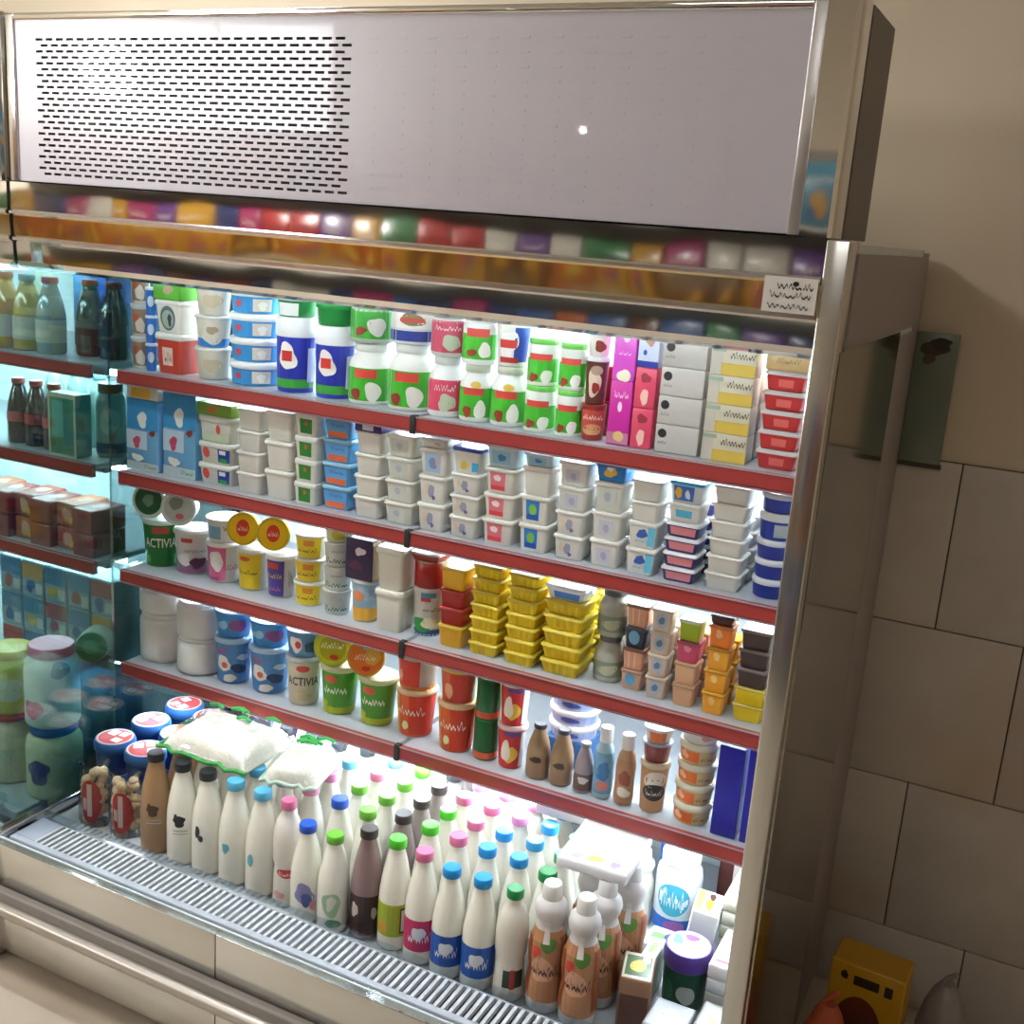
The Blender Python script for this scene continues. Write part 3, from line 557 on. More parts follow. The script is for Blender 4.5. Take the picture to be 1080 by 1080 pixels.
'cup_blue_invert': ('cup', '3f8ccc', '3a84c8', [('b', .2, .5, .35, .3, '8a4a8c', 77), ('b', -.4, .5, .25, .2, '8fc4e6', 78)], [], 'smaller bright blue cup', 'yogurt_cup', 'cup'),
'cup_cream_word': ('cup', 'd8cfb8', 'c4ccd2', [('e', 0, .78, .25, .07, 'c8433c'), ('t', 'ACTIVIA', -.68, .68, .42, .60, '2c3a30'), ('b', 0, .2, .4, .12, 'cbb890', 79)], [], 'cream cup with dark lettering', 'yogurt_cup', 'cup'),
'cup_cow_small': ('cupo', '5f8cb8', None, [('b', -.3, .5, .3, .35, 'e8e4e4', 80), ('b', .3, .4, .3, .25, '2c4c6c', 81), ('e', -.2, .5, .12, .15, 'c83a44')], [], 'small blue and white cup', 'yogurt_cup', 'cup'),
'cup_green_lemon': ('cup', '4f9a1e', 'c6c89c', [('r', -.95, .95, .02, .16, 'a9b81e'), ('e', -.3, .76, .25, .08, 'd2503c'), ('q', -.6, .3, .42, .68, 'eef4e0', 28), ('b', -.6, .2, .2, .12, 'b8c22a', 82)], [], 'tall green cup', 'yogurt_cup', 'cup'),
'cup_orange_word': ('cup', 'd9591e', 'd9b890', [('r', -.2, .95, .05, .92, 'cf3a1e'), ('r', -.95, -.6, .05, .9, 'e29a34'), ('q', -.7, .35, .44, .68, 'f4e2d0', 29), ('b', -.35, .24, .16, .1, 'dfe0a8', 83)], [], 'tall orange and red cup', 'yogurt_cup', 'cup'),
'cup_red_white': ('cupo', 'c2c0b4', None, [('r', -.9, .1, .1, .9, 'c8321f'), ('r', -.95, .95, .0, .1, 'c87a2c'), ('b', -.6, .4, .12, .2, 'e2907c', 84)], [], 'red and white cup', 'yogurt_cup', 'cup'),
'cup_orange_rim': ('cup', 'd4582a', 'dcc24a', [('r', -.3, .6, .04, .85, 'c63824'), ('r', .6, .98, .04, .85, 'e2dccc'), ('b', -.35, .35, .2, .25, 'e8a884', 85)], [('e', 0, 0, .9, .9, 'c9b820')], 'orange cup with yellow lid', 'yogurt_cup', 'cup'),
'can_green': ('can', '14612f', '1d7a3c', [('r', -.95, .95, .04, .2, 'c4592c')], [], 'slim green tub with orange ring', 'yogurt_tub', 'tub'),
'cup_banana': ('cup', 'c62f2e', 'd9b8b8', [('r', -.95, .4, .04, .88, 'c8282a'), ('r', .45, .95, .04, .88, 'dde0e4'), ('b', .05, .34, .32, .22, 'e8b83a', 86), ('b', -.25, .42, .26, .3, 'efe4d4', 87), ('r', -.3, .4, .78, .88, '6a4a90')], [], 'red cup with banana picture', 'yogurt_cup', 'cup'),
'bottle_brown': ('milk', '94785c', '3c3a40', [('b', -.1, .38, .35, .07, '44362c', 88)], [], 'brown drink bottle with dark cap', 'milk_bottle', 'bottle'),
'bottle_taupe': ('milk', '9a8e94', '8a8c90', [('r', -.9, .9, .06, .40, '6b5450'), ('b', 0, .28, .4, .08, 'cfc8c4', 89)], [], 'grey-brown bottle', 'milk_bottle', 'bottle'),
'bottle_blue_print': ('slim', '9fbccb', 'e9ecee', [('r', -.95, .95, .08, .66, '6f9fbc'), ('b', 0, .4, .5, .16, '3c6f9c', 90), ('b', 0, .2, .5, .08, 'c47a72', 91)], [], 'slim bottle with blue print and white cap', 'drink_bottle', 'bottle'),
'bottle_tan_print': ('slim', 'b08868', 'e6e4e2', [('r', -.95, .95, .08, .66, 'a87c5c'), ('b', 0, .4, .5, .12, '8a4a34', 92), ('b', 0, .2, .5, .08, 'd8cdbc', 93)], [], 'slim tan bottle with white cap', 'drink_bottle', 'bottle'),
'cup_tan_emblem': ('cup', 'b98c60', 'c2b49a', [('b', .1, .68, .6, .2, 'd9d0c8', 94), ('e', .1, .42, .6, .17, '2c2a2c'), ('q', -.3, .5, .34, .5, 'c8b8a8', 30)], [], 'tan cup with round black emblem', 'dessert_cup', 'cup'),
'cup_maroon': ('cup', '7a2a26', '9aa0ac', [], [], 'maroon cup', 'dessert_cup', 'cup'),
'cup_white_orange': ('cup', 'd9ccc4', 'e6e6ea', [('r', -.4, .4, .1, .8, 'd9743c')], [], 'white and orange cup', 'dessert_cup', 'cup'),
'tub_orange_cream': ('flat', 'cfb483', 'd9d2bc', [('r', -.9, .05, .1, .62, 'de6a2c'), ('q', .1, .8, .15, .55, '8a7a50', 31), ('b', -.5, .4, .2, .2, 'e8b890', 95)], [], 'round orange and cream tub', 'cheese_tub', 'tub'),
'tub_white_disc': ('flat', 'e0dcdc', 'f2f2f2', [('b', .3, .5, .3, .25, 'd8907c', 96)], [], 'flat white round tub', 'cheese_tub', 'tub'),
'carton_blue': ('box', '23249a', None, [('r', 1.05, 1.95, .02, .98, '20208a')], [], 'plain deep blue carton', 'milk_carton', 'carton'),
'carton_blue_dots': ('box', '23249a', None, [('r', .80 - .03, .80 + .03, .08 + k * .09, .10 + k * .09 + .02, 'aab0e0') for k in range(10)] and [('b', .7, .08 + k * .085, .07, .012, 'b4b8e4', k) for k in range(11)], [], 'deep blue carton with pale dotted edge', 'milk_carton', 'carton'),
'disc_green': ('cup', '5f8a6a', 'cfd8d0', [], [('e', 0, 0, .86, .86, '2a5a3a'), ('b', 0, 0, .4, .4, '6f8f74', 97)], 'tub with dark green lid tipped to face outward', 'yogurt_tub', 'tub'),
'disc_pale': ('cup', 'd0d4d4', 'c9cfd2', [], [('e', 0, 0, .85, .85, 'b2b6ae'), ('b', -.15, .25, .5, .4, '7c8478', 98), ('e', .1, -.5, .25, .17, 'c05a58')], 'tub with pale grey lid tipped to face outward', 'yogurt_tub', 'tub'),
'disc_yellow': ('cup', 'd8d2b8', 'c9a91c', [], [('e', 0, 0, .9, .9, 'e2b818'), ('e', 0, .05, .42, .55, 'cc3a28'), ('q', -.32, .32, -.2, .25, 'f0dcc8', 32)], 'tub with yellow lid tipped to face outward', 'yogurt_tub', 'tub'),
'disc_lime': ('cup', 'c8c89a', 'b5bd3a', [], [('e', 0, 0, .92, .92, 'c3c82a'), ('e', 0, -.05, .75, .72, 'a8a81c'), ('q', -.65, .6, -.12, .35, 'eef0d8', 33), ('e', .1, -.55, .25, .15, 'c8402c')], 'tub with lime lid tipped to face outward', 'yogurt_tub', 'tub'),
'disc_orange': ('cup', 'c8b09a', 'c98a3c', [], [('e', 0, 0, .92, .92, 'd9782c'), ('b', .4, .1, .45, .6, 'd9a83a', 99), ('q', -.6, .55, -.2, .25, 'f0e0c8', 34), ('e', 0, .55, .15, .14, 'a8b8b0'), ('e', .05, -.6, .25, .14, 'cc3426')], 'tub with orange lid tipped to face outward', 'yogurt_tub', 'tub'),
}
ORD = ['lowest', 'second up', 'third up', 'fourth up', 'fifth up', 'sixth up', 'seventh up']
STACKS = [
 ('A', -1.953, 0.33, 0.048, 0.048, [('cup_hill', 0.075), ('cup_hill', 0.075), ('cup_hill', 0.075)], 'at far left of top shelf'),
 ('A', -1.912, 0.33, 0.028, 0.028, [('cup_blue', 0.064), ('cup_blue', 0.064), ('cup_blue', 0.064)], 'in narrow column on top shelf'),
 ('A', -1.852, 0.33, 0.082, 0.082, [('tub_red', 0.093), ('tub_round_picture', 0.075), ('box_green', 0.044)], 'on top shelf beside narrow blue column'),
 ('A', -1.752, 0.33, 0.085, 0.088, [('bucket_cream', 0.072), ('bucket_cream_blue', 0.072), ('bucket_cream', 0.072)], 'on top shelf, second stack of tubs'),
 ('A', -1.643, 0.33, 0.12, 0.124, [('tub_blue_flat', 0.053), ('tub_blue_flat', 0.053), ('tub_blue_flat', 0.053), ('tub_blue_flat', 0.053)], 'left of the blue pails'),
 ('A', -1.522, 0.33, 0.091, 0.093, [('pail_blue', 0.163), ('tin_green_white', 0.05)], 'left pail on top shelf'),
 ('A', -1.418, 0.33, 0.089, 0.091, [('pail_blue', 0.154), ('tub_green_dark', 0.051)], 'right pail on top shelf'),
 ('A', -1.327, 0.33, 0.09, 0.093, [('jar_green_big', 0.128), ('tin_green', 0.085)], 'first large jar column from the pails'),
 ('A', -1.226, 0.33, 0.095, 0.098, [('jar_green_big', 0.137), ('tin_navy', 0.082)], 'left of the pink jars'),
 ('A', -1.135, 0.33, 0.0714, 0.0731, [('jar_pink', 0.122), ('jar_pink_wide', 0.086)], 'column with pink labels'),
 ('A', -1.063, 0.33, 0.0693, 0.0711, [('jar_green', 0.114), ('jar_green_wide', 0.093)], 'right of the pink jars'),
 ('A', -0.99, 0.33, 0.0737, 0.0767, [('jar_green', 0.119), ('cup_cheese_navy', 0.091)], 'under the white and navy cup'),
 ('A', -0.918, 0.33, 0.061, 0.063, [('jar_narrow', 0.091), ('jar_narrow', 0.091)], 'left narrow jar column'),
 ('A', -0.853, 0.33, 0.0528, 0.0547, [('jar_narrow', 0.09), ('jar_narrow', 0.09)], 'right narrow jar column'),
 ('A', -0.801, 0.33, 0.0482, 0.05, [('cup_redbrown', 0.069), ('cup_brown', 0.091), ('cup_white_brown', 0.049)], 'beside the magenta cartons'),
 ('A', -0.74, 0.33, 0.044, 0.045, [('carton_magenta', 0.122), ('carton_magenta_light', 0.094)], 'in the magenta column'),
 ('A', -0.694, 0.33, 0.041, 0.042, [('carton_rose', 0.076), ('carton_rose', 0.076), ('carton_white_blue', 0.065)], 'right of the magenta column'),
 ('A', -0.624, 0.33, 0.083, 0.051, [('box_grey', 0.053), ('box_grey', 0.053), ('box_grey', 0.053), ('box_grey', 0.053)], 'grey box stack'),
 ('A', -0.534, 0.33, 0.082, 0.051, [('box_cream', 0.052), ('box_cream', 0.052), ('box_cream', 0.052), ('box_cream', 0.052)], 'cream box stack'),
 ('A', -0.439, 0.33, 0.075, 0.062, [('tray_red', 0.035), ('tray_red', 0.035), ('tray_red', 0.035), ('tray_red', 0.035), ('tray_red', 0.035), ('box_tan', 0.039)], 'at the right end of top shelf'),
 ('B', -1.926, 0.327, 0.097, 0.052, [('carton_cow', 0.171), ('tub_tag', 0.031)], 'leftmost on second shelf'),
 ('B', -1.8195, 0.334, 0.097, 0.052, [('carton_cow', 0.198)], 'second from left on second shelf'),
 ('B', -1.712, 0.328, 0.099, 0.102, [('box_dots_navy', 0.0493), ('box_dots_navy', 0.0493), ('box_dots', 0.0621), ('box_lime', 0.0292)], 'beside the cow cartons'),
 ('B', -1.607, 0.318, 0.072, 0.075, [('tub_white', 0.048), ('tub_white', 0.048), ('tub_white', 0.048), ('tub_white', 0.048)], 'first plain white stack, second shelf'),
 ('B', -1.525, 0.318, 0.075, 0.078, [('tub_white', 0.066), ('tub_white', 0.066), ('tub_white', 0.066)], 'second plain white stack, second shelf'),
 ('B', -1.452, 0.321, 0.061, 0.063, [('tub_green_label', 0.051), ('tub_green_label', 0.051), ('tub_green_label', 0.051), ('tub_green_label', 0.051)], 'in the green label stack'),
 ('B', -1.38, 0.332, 0.074, 0.076, [('cup_blue_orange', 0.052), ('cup_blue_orange', 0.052), ('cup_blue_orange', 0.052), ('cup_blue_orange', 0.05)], 'left of second shelf middle'),
 ('B', -1.29, 0.318, 0.067, 0.069, [('tub_white', 0.0465), ('tub_white', 0.0465), ('tub_white', 0.0465), ('tub_white', 0.0465), ('box_purple', 0.0198)], 'beside the blue and orange cups'),
 ('B', -1.21, 0.318, 0.072, 0.074, [('tub_grey_label', 0.048), ('tub_grey_label', 0.048), ('tub_grey_label', 0.048), ('tub_grey_label', 0.048)], 'left of the rail joint, second shelf'),
 ('B', -1.131, 0.318, 0.067, 0.069, [('tub_sketch', 0.059), ('tub_sketch', 0.059), ('tub_blue_label', 0.057), ('tub_white_flat', 0.021)], 'right of the rail joint, second shelf'),
 ('B', -1.054, 0.318, 0.068, 0.07, [('tub_sketch', 0.045), ('tub_sketch', 0.045), ('tub_sketch', 0.045), ('tub_blue_top', 0.054)], 'below the blue topped tub'),
 ('B', -0.975, 0.318, 0.072, 0.074, [('tub_red_label', 0.053), ('tub_red_label', 0.053), ('tub_red_label', 0.053), ('tub_pale_blue', 0.046)], 'in the red label stack'),
 ('B', -0.895, 0.318, 0.065, 0.068, [('tub_blue_square', 0.058), ('tub_blue_square', 0.058), ('tub_white', 0.058), ('tub_pale_blue', 0.026)], 'right of the red label stack'),
 ('B', -0.818, 0.318, 0.065, 0.067, [('tub_sketch', 0.049), ('tub_sketch', 0.049), ('tub_violet_label', 0.049), ('tub_violet_label', 0.049)], 'two columns right of red labels'),
 ('B', -0.742, 0.318, 0.065, 0.067, [('tub_violet_label', 0.055), ('tub_violet_label', 0.055), ('tub_grey_label', 0.059), ('bag_blue_yellow', 0.037)], 'under the blue and yellow packet'),
 ('B', -0.668, 0.318, 0.062, 0.064, [('tub_swirl', 0.052), ('tub_swirl', 0.052), ('tub_white', 0.04), ('tub_white', 0.04)], 'in the blue swirl stack'),
 ('B', -0.591, 0.318, 0.068, 0.071, [('tray_navy_pink', 0.029), ('tray_navy_pink', 0.029), ('tray_navy_pink', 0.029), ('tray_navy_pink', 0.029), ('tub_blue_strip', 0.037), ('tub_bright_blue', 0.041)], 'right of the blue swirl stack'),
 ('B', -0.508, 0.323, 0.07, 0.072, [('tub_white', 0.033), ('tub_white', 0.033), ('tub_white', 0.033), ('tub_white', 0.033), ('tub_white', 0.033), ('tub_white', 0.033)], 'white stack beside navy tubs'),
 ('B', -0.425, 0.328, 0.07, 0.073, [('tub_navy_tabs', 0.037), ('tub_navy_tabs', 0.037), ('tub_navy_tabs', 0.037), ('tub_navy_tabs_big', 0.05), ('tub_navy_tabs', 0.037)], 'at the right end of second shelf'),
 ('C', -1.928, 0.343, 0.098, 0.101, [('bucket_green_word', 0.12)], 'at the left end of third shelf'),
 ('C', -1.828, 0.345, 0.098, 0.101, [('cup_pale_purple', 0.111)], 'beside the green bucket'),
 ('C', -1.729, 0.345, 0.089, 0.092, [('cup_pink_letters', 0.099), ('cup_small_white', 0.058)], 'third from left, third shelf'),
 ('C', -1.638, 0.345, 0.081, 0.083, [('cup_yellow_white', 0.1)], 'under the left yellow lid'),
 ('C', -1.554, 0.345, 0.076, 0.078, [('cup_purple_white', 0.101)], 'under the right yellow lid'),
 ('C', -1.469, 0.34, 0.079, 0.081, [('cup_yellow', 0.056), ('cup_yellow', 0.056), ('cup_yellow', 0.056)], 'right of the yellow lids'),
 ('C', -1.386, 0.333, 0.066, 0.068, [('cup_teal', 0.056), ('cup_teal', 0.056), ('cup_teal', 0.056), ('cup_lime_pale', 0.034)], 'in the teal printed stack'),
 ('C', -1.309, 0.331, 0.069, 0.071, [('cup_blue_sun', 0.098), ('carton_plum', 0.094)], 'right of the teal printed stack'),
 ('C', -1.226, 0.322, 0.071, 0.0729, [('tub_white_tall', 0.094), ('tub_white_tall', 0.094)], 'third shelf, left of the red tin'),
 ('C', -1.153, 0.341, 0.072, 0.0739, [('carton_herb', 0.109), ('tin_red', 0.059), ('dish_clear_red', 0.019)], 'left of mixed red-yellow stack'),
 ('C', -1.07, 0.321, 0.061, 0.063, [('tub_yellow', 0.049), ('tub_red_plain', 0.039), ('tub_red_plain', 0.039), ('tub_yellow', 0.049)], 'in mixed red and yellow stack'),
 ('C', -0.992, 0.322, 0.07, 0.072, [('tray_yellow', 0.028), ('tray_yellow', 0.028), ('tray_yellow', 0.028), ('tray_yellow', 0.028), ('tray_yellow', 0.028), ('tray_yellow', 0.028), ('tray_yellow', 0.028)], 'left yellow tray stack'),
 ('C', -0.907, 0.318, 0.07, 0.072, [('tray_yellow', 0.028), ('tray_yellow', 0.028), ('tray_yellow', 0.028), ('tray_yellow', 0.028), ('tray_yellow', 0.028), ('tray_yellow', 0.028), ('tray_yellow', 0.028)], 'middle yellow tray stack'),
 ('C', -0.815, 0.318, 0.089, 0.092, [('tray_yellow', 0.032), ('tray_yellow', 0.032), ('tray_yellow', 0.032), ('tray_yellow', 0.032), ('tray_yellow', 0.032), ('pack_blue_white', 0.029)], 'right yellow tray stack'),
 ('C', -0.728, 0.344, 0.06, 0.061, [('jar_grey', 0.096), ('jar_grey', 0.096)], 'right of the yellow trays'),
 ('C', -0.668, 0.341, 0.047, 0.048, [('cup_peach_blue', 0.041), ('cup_peach', 0.046), ('cup_dark_blue', 0.044), ('cup_peach', 0.046)], 'first column of small cups'),
 ('C', -0.613, 0.326, 0.044, 0.045, [('cup_cream_label', 0.046), ('cup_cream_label', 0.046), ('cup_cream_label', 0.046), ('cup_cream_label', 0.046)], 'second column of small cups'),
 ('C', -0.556, 0.323, 0.046, 0.048, [('cup_tan', 0.045), ('cup_tan', 0.045), ('cup_rose', 0.043), ('cup_lime', 0.043)], 'third column of small cups'),
 ('C', -0.496, 0.321, 0.047, 0.048, [('cup_amber', 0.045), ('cup_amber', 0.045), ('cup_amber', 0.045), ('cup_orange', 0.044), ('cup_brown_small', 0.02)], 'fourth column of small cups'),
 ('C', -0.43, 0.326, 0.061, 0.056, [('tray_yellow_deep', 0.034), ('tray_yellow_deep', 0.034), ('tray_brown', 0.038), ('tray_brown', 0.038), ('tray_brown', 0.038)], 'at the right end of third shelf'),
 ('D', -1.9155, 0.327, 0.123, 0.127, [('jar_white_big', 0.125), ('jar_white_small', 0.065)], 'at the left end of lowest shelf'),
 ('D', -1.789, 0.318, 0.1145, 0.1184, [('jar_white_small', 0.092), ('jar_white_small', 0.092)], 'second from left on lowest shelf'),
 ('D', -1.683, 0.324, 0.0945, 0.0965, [('cup_cow_blue', 0.116), ('cup_blue_invert', 0.066)], 'lowest shelf, left of its twin'),
 ('D', -1.578, 0.326, 0.102, 0.105, [('cup_cow_blue', 0.116), ('cup_blue_invert', 0.063)], 'lowest shelf, right of its twin'),
 ('D', -1.472, 0.324, 0.088, 0.091, [('cup_cream_word', 0.119), ('cup_cow_small', 0.064)], 'between the blue and green cups'),
 ('D', -1.376, 0.329, 0.093, 0.096, [('cup_green_lemon', 0.117)], 'under the lime lid'),
 ('D', -1.272, 0.33, 0.092, 0.095, [('cup_green_lemon', 0.113)], 'under the orange lid'),
 ('D', -1.172, 0.331, 0.095, 0.098, [('cup_orange_word', 0.112), ('cup_red_white', 0.078)], 'left orange stack on lowest shelf'),
 ('D', -1.059, 0.318, 0.091, 0.094, [('cup_orange_word', 0.115), ('cup_orange_rim', 0.079)], 'right orange stack on lowest shelf'),
 ('D', -0.984, 0.331, 0.056, 0.058, [('can_green', 0.093), ('can_green', 0.093)], 'in the slim green column'),
 ('D', -0.921, 0.323, 0.066, 0.068, [('cup_banana', 0.098), ('cup_banana', 0.098)], 'right of the slim green column'),
 ('D', -0.852, 0.318, 0.05, 0.051, [('bottle_brown', 0.119)], 'left of two brown bottles'),
 ('D', -0.798, 0.318, 0.049, 0.05, [('bottle_brown', 0.121)], 'right of two brown bottles'),
 ('D', -0.746, 0.318, 0.04, 0.041, [('bottle_taupe', 0.107)], 'beside the brown bottles'),
 ('D', -0.704, 0.318, 0.041, 0.042, [('bottle_blue_print', 0.153)], 'lowest shelf, left slim bottle'),
 ('D', -0.657, 0.318, 0.04, 0.041, [('bottle_tan_print', 0.15)], 'lowest shelf, right slim bottle'),
 ('D', -0.6, 0.318, 0.061, 0.063, [('cup_tan_emblem', 0.108), ('cup_maroon', 0.042), ('cup_white_orange', 0.031)], 'left of the orange striped tubs'),
 ('D', -0.518, 0.318, 0.079, 0.082, [('tub_orange_cream', 0.043), ('tub_orange_cream', 0.043), ('tub_orange_cream', 0.043), ('tub_orange_cream', 0.043), ('tub_white_disc', 0.031)], 'beside the blue cartons'),
 ('D', -0.444, 0.318, 0.049, 0.05, [('carton_blue', 0.188)], 'left of its twin, lowest shelf'),
 ('D', -0.392, 0.318, 0.038, 0.039, [('carton_blue_dots', 0.193)], 'at the right end of lowest shelf'),
]
LEAN = [
 ('C', -1.932, 0.33, 1.016, 0.051, 'disc_green', 'on the green bucket'),
 ('C', -1.828, 0.33, 1.006, 0.046, 'disc_pale', 'on the pale purple cup'),
 ('C', -1.638, 0.33, 0.99, 0.041, 'disc_yellow', 'left of two yellow lids'),
 ('C', -1.551, 0.33, 0.993, 0.045, 'disc_yellow', 'right of two yellow lids'),
 ('D', -1.384, 0.33, 0.762, 0.048, 'disc_lime', 'on left green cup'),
 ('D', -1.286, 0.33, 0.758, 0.047, 'disc_orange', 'on right green cup'),
]

SHZ = {'A': 1.328, 'B': 1.088, 'C': .843, 'D': .603}
used = set()
def uniq(lab):
    n = len(lab.split())
    if not 4 <= n <= 16: print('LABEL', n, lab)
    if lab in used: print('DUP', lab)
    used.add(lab); return lab
for sh, x, y0, ww, dd, items, where in STACKS:
    z = SHZ[sh] + .0006; n = len(items)
    for k, (vn, h) in enumerate(items):
        kind, body, lid, dec, tdec, desc, nm, cat = V[vn]
        if K[kind][0] == 'o': dd_ = ww
        else: dd_ = dd
        s_ = .97 if (k and kind == 'cup') else 1.0
        pos = '' if n == 1 else (', top of column ' if k == n - 1 else ', ' + ORD[k] + ' ')
        lab = uniq((desc + pos + ('' if n > 1 else ' ') + where).replace('  ', ' '))
        o = place((vn, ww, dd_, h), (kind, ww, dd_, h - .0008, body, lid, dec, tdec), dict(ribs=(vn == 'tray_yellow')), nm, (x, y0 + dd_ / 2, z), (0, 0, math.atan2(-x, 2.0) * .85 if K[kind][0] == 'o' else 0))
        same = sum(1 for it in items if it[0] == vn)
        tag(o, lab, cat, ('stacked ' + desc + 's ' + where) if same > 1 else None)
        z += h
# the row standing right behind the front one
for sh, x, y0, ww, dd, items, where in STACKS:
    if not (sh == 'B' or (sh == 'A' and x > -.93) or (sh == 'C' and x > -1.27)): continue
    vn, h = items[0]; kind, body, lid, dec, tdec, desc, nm, cat = V[vn]
    if vn == 'carton_cow' or ww < .05 and sh == 'A' and x < -1: continue
    dd_ = ww if K[kind][0] == 'o' else dd
    tot = sum(q for _, q in items); n = min(len(items), max(1, int((tot - .035) / h))); z = SHZ[sh] + .0006
    if sh == 'C' and vn == 'tray_yellow': n = 6
    for k in range(n):
        o = place((vn, ww, dd_, h, 'plain'), (kind, ww, dd_, h - .0008, body, lid, [], []), {}, nm, (x, y0 + dd_ * 1.5 + .014, z)); z += h
        lab = '%s, back row %s %s' % (desc, ORD[k], where)
        if len(lab.split()) > 16: lab = '%s in back row, %s, %s' % (cat, ORD[k], where)
        tag(o, uniq(lab), cat, 'back row goods ' + where)
for sh, x, y, zc, r, vn, where in LEAN:
    kind, body, lid, dec, tdec, desc, nm, cat = V[vn]
    L = .055; zc += .006 if vn != 'disc_green' else .001; r *= {'disc_green': .86, 'disc_lime': .92, 'disc_orange': .92}.get(vn, .95); zc -= .002 if sh == 'D' else 0
    x += .010 if x < -1.85 else {'disc_lime': .009}.get(vn, .003 if vn == 'disc_yellow' else 0)
    if vn == 'disc_green': zc -= .003
    ti = math.radians(82); az = math.radians(16 if vn == 'disc_green' else 24)
    # the tub's own axis points out of the shelf, a little upward
    R_ = Euler((0, 0, az), 'XYZ').to_matrix() @ Euler((ti, 0, 0), 'XYZ').to_matrix()
    d = R_ @ Vector((0, 0, 1)); base = Vector((x, y + .01, zc)) - d * L
    o = place((vn,), (kind, 2 * r, 2 * r, L, body, lid, dec, tdec), {}, nm, base)
    o.rotation_euler = R_.to_euler()
    tag(o, uniq(desc + ' ' + where), cat, None)

# ------------------------------------------------------------------ bottles on the bottom deck
DZ = .2836
def bottle(kind, x, y, wd, h, body, cap, dec, label, group=None, bodymat=None, nm='milk_bottle', cat='bottle', z=DZ, key=None):
    o = place((kind, wd, h, body, cap, str(dec)), (kind, wd, wd, h, body, cap, dec, []), dict(bodymat=bodymat), nm, (x, y, z), (0, 0, math.atan2(-x, 2.0) * .85))
    tag(o, uniq(label), cat, group); return o
MK = 'f1efe3'
CAPS = {'pink': 'd9719c', 'pale pink': 'e28fc0', 'blue': '2458c8', 'sky blue': '2f9ad8', 'bright blue': '1590dc', 'light blue': '5ab4dc', 'green': '6db63c', 'lime': '4ac428', 'dark green': '0f8a46', 'black': '23262c', 'dark brown': '3a2e30'}
COW = lambda c: [('b', -.05, .46, .30, .06, c, 5), ('b', -.2, .50, .10, .035, c, 6), ('r', -.3, .3, .36, .37, 'a9a59a'), ('r', -.3, .3, .33, .34, 'b9b5aa')]
WIDE = lambda c: [('r', -.97, .97, .13, .42, c), ('b', 0, .30, .30, .07, 'dfe6f2', 7), ('q', -.4, .45, .2, .34, 'e6ecf6', 41)]
front = [
 # x, y, kind, body, cap, print, label
 (-1.675, .100, 'milk', 'a07e5a', 'black', COW('4a3222'), 'light brown milk bottle with black cap, leftmost of the front row'),
 (-1.595, .098, 'milk', MK, 'black', COW('26282c'), 'milk bottle with black cap and cow print beside the brown milk bottle'),
 (-1.523, .098, 'milk', MK, 'black', [('b', -.35, .44, .14, .06, '26282c', 6), ('b', -.2, .38, .12, .04, '26282c', 9)], 'milk bottle with black cap, right of the cow print bottle'),
 (-1.447, .098, 'milk', MK, 'light blue', [('b', -.3, .38, .18, .06, '6fb8c4', 7)], 'milk bottle with light blue cap, left one in the front row'),
 (-1.372, .096, 'milk', MK, 'light blue', [('b', -.4, .36, .18, .07, '6fb8c4', 8)], 'milk bottle with light blue cap, right one in the front row'),
 (-1.302, .094, 'water', 'e4dfd6', 'pink', [('b', 0, .33, .5, .05, 'c43c34', 9), ('q', -.4, .4, .30, .36, 'e8d8d0', 12), ('b', -.3, .12, .3, .04, 'dca0a0', 10)], 'waisted pink-capped bottle with red script in the front row'),
 (-1.236, .072, 'milk', MK, 'blue', [('b', .0, .32, .45, .12, '8c88b8', 11), ('b', .1, .26, .25, .08, '4f5c9c', 12), ('b', .35, .2, .15, .06, 'd88a9a', 13)], 'milk bottle with royal blue cap and cartoon print, front row'),
 (-1.168, .072, 'milk', MK, 'green', [('b', .0, .32, .45, .14, '9fbf9a', 14), ('b', .0, .34, .2, .09, 'dfe0d0', 15), ('b', .1, .12, .35, .05, '3f8a4c', 16)], 'milk bottle with green cap and leafy print, front row'),
 (-1.100, .092, 'milk', '8a7272', 'dark brown', [('r', -.97, .97, .05, .42, '3c2222'), ('b', -.4, .28, .2, .07, 'c9bcb4', 17), ('b', .4, .26, .15, .06, 'b9aca4', 18)], 'chocolate milk bottle with dark brown label, front row'),
 (-1.032, .092, 'milk', MK, 'lime', [('r', -.97, .97, .14, .44, 'a3b62c'), ('r', .30, .58, .17, .41, '44443a'), ('r', .35, .53, .19, .39, 'd8d6c6'), ('b', -.4, .22, .3, .05, 'd29a3c', 19)], 'milk bottle with lime green label, front row'),
 (-.964, .082, 'milk', MK, 'pink', WIDE('c52c62'), 'milk bottle with deep pink label, front row'),
 (-.896, .072, 'milk', MK, 'bright blue', WIDE('1a52ac'), 'milk bottle with blue label, left of two in the front row'),
 (-.828, .072, 'milk', MK, 'bright blue', WIDE('1a55b0'), 'milk bottle with blue label, right of two in the front row'),
 (-.7605, .075, 'water', 'e2ddd0', 'dark green', [('r', -.2, .7, .14, .30, '26402e'), ('r', .1, .3, .13, .31, 'b8322e')], 'bottle with dark green cap and dark label in the front row'),
]
for i, (x, y, kd, body, cap, dec, lab) in enumerate(front):
    hh = {-1.236: .215, -1.168: .212, -.828: .232, -.896: .230, -.7605: .230}.get(x, .238)
    bottle(kd, x, y, (.064 if kd == 'water' else .067) if x > -1.32 else .070, hh, body, CAPS[cap], dec, lab, bodymat=(mat(body, .28, spec=.5, coat=.3)))
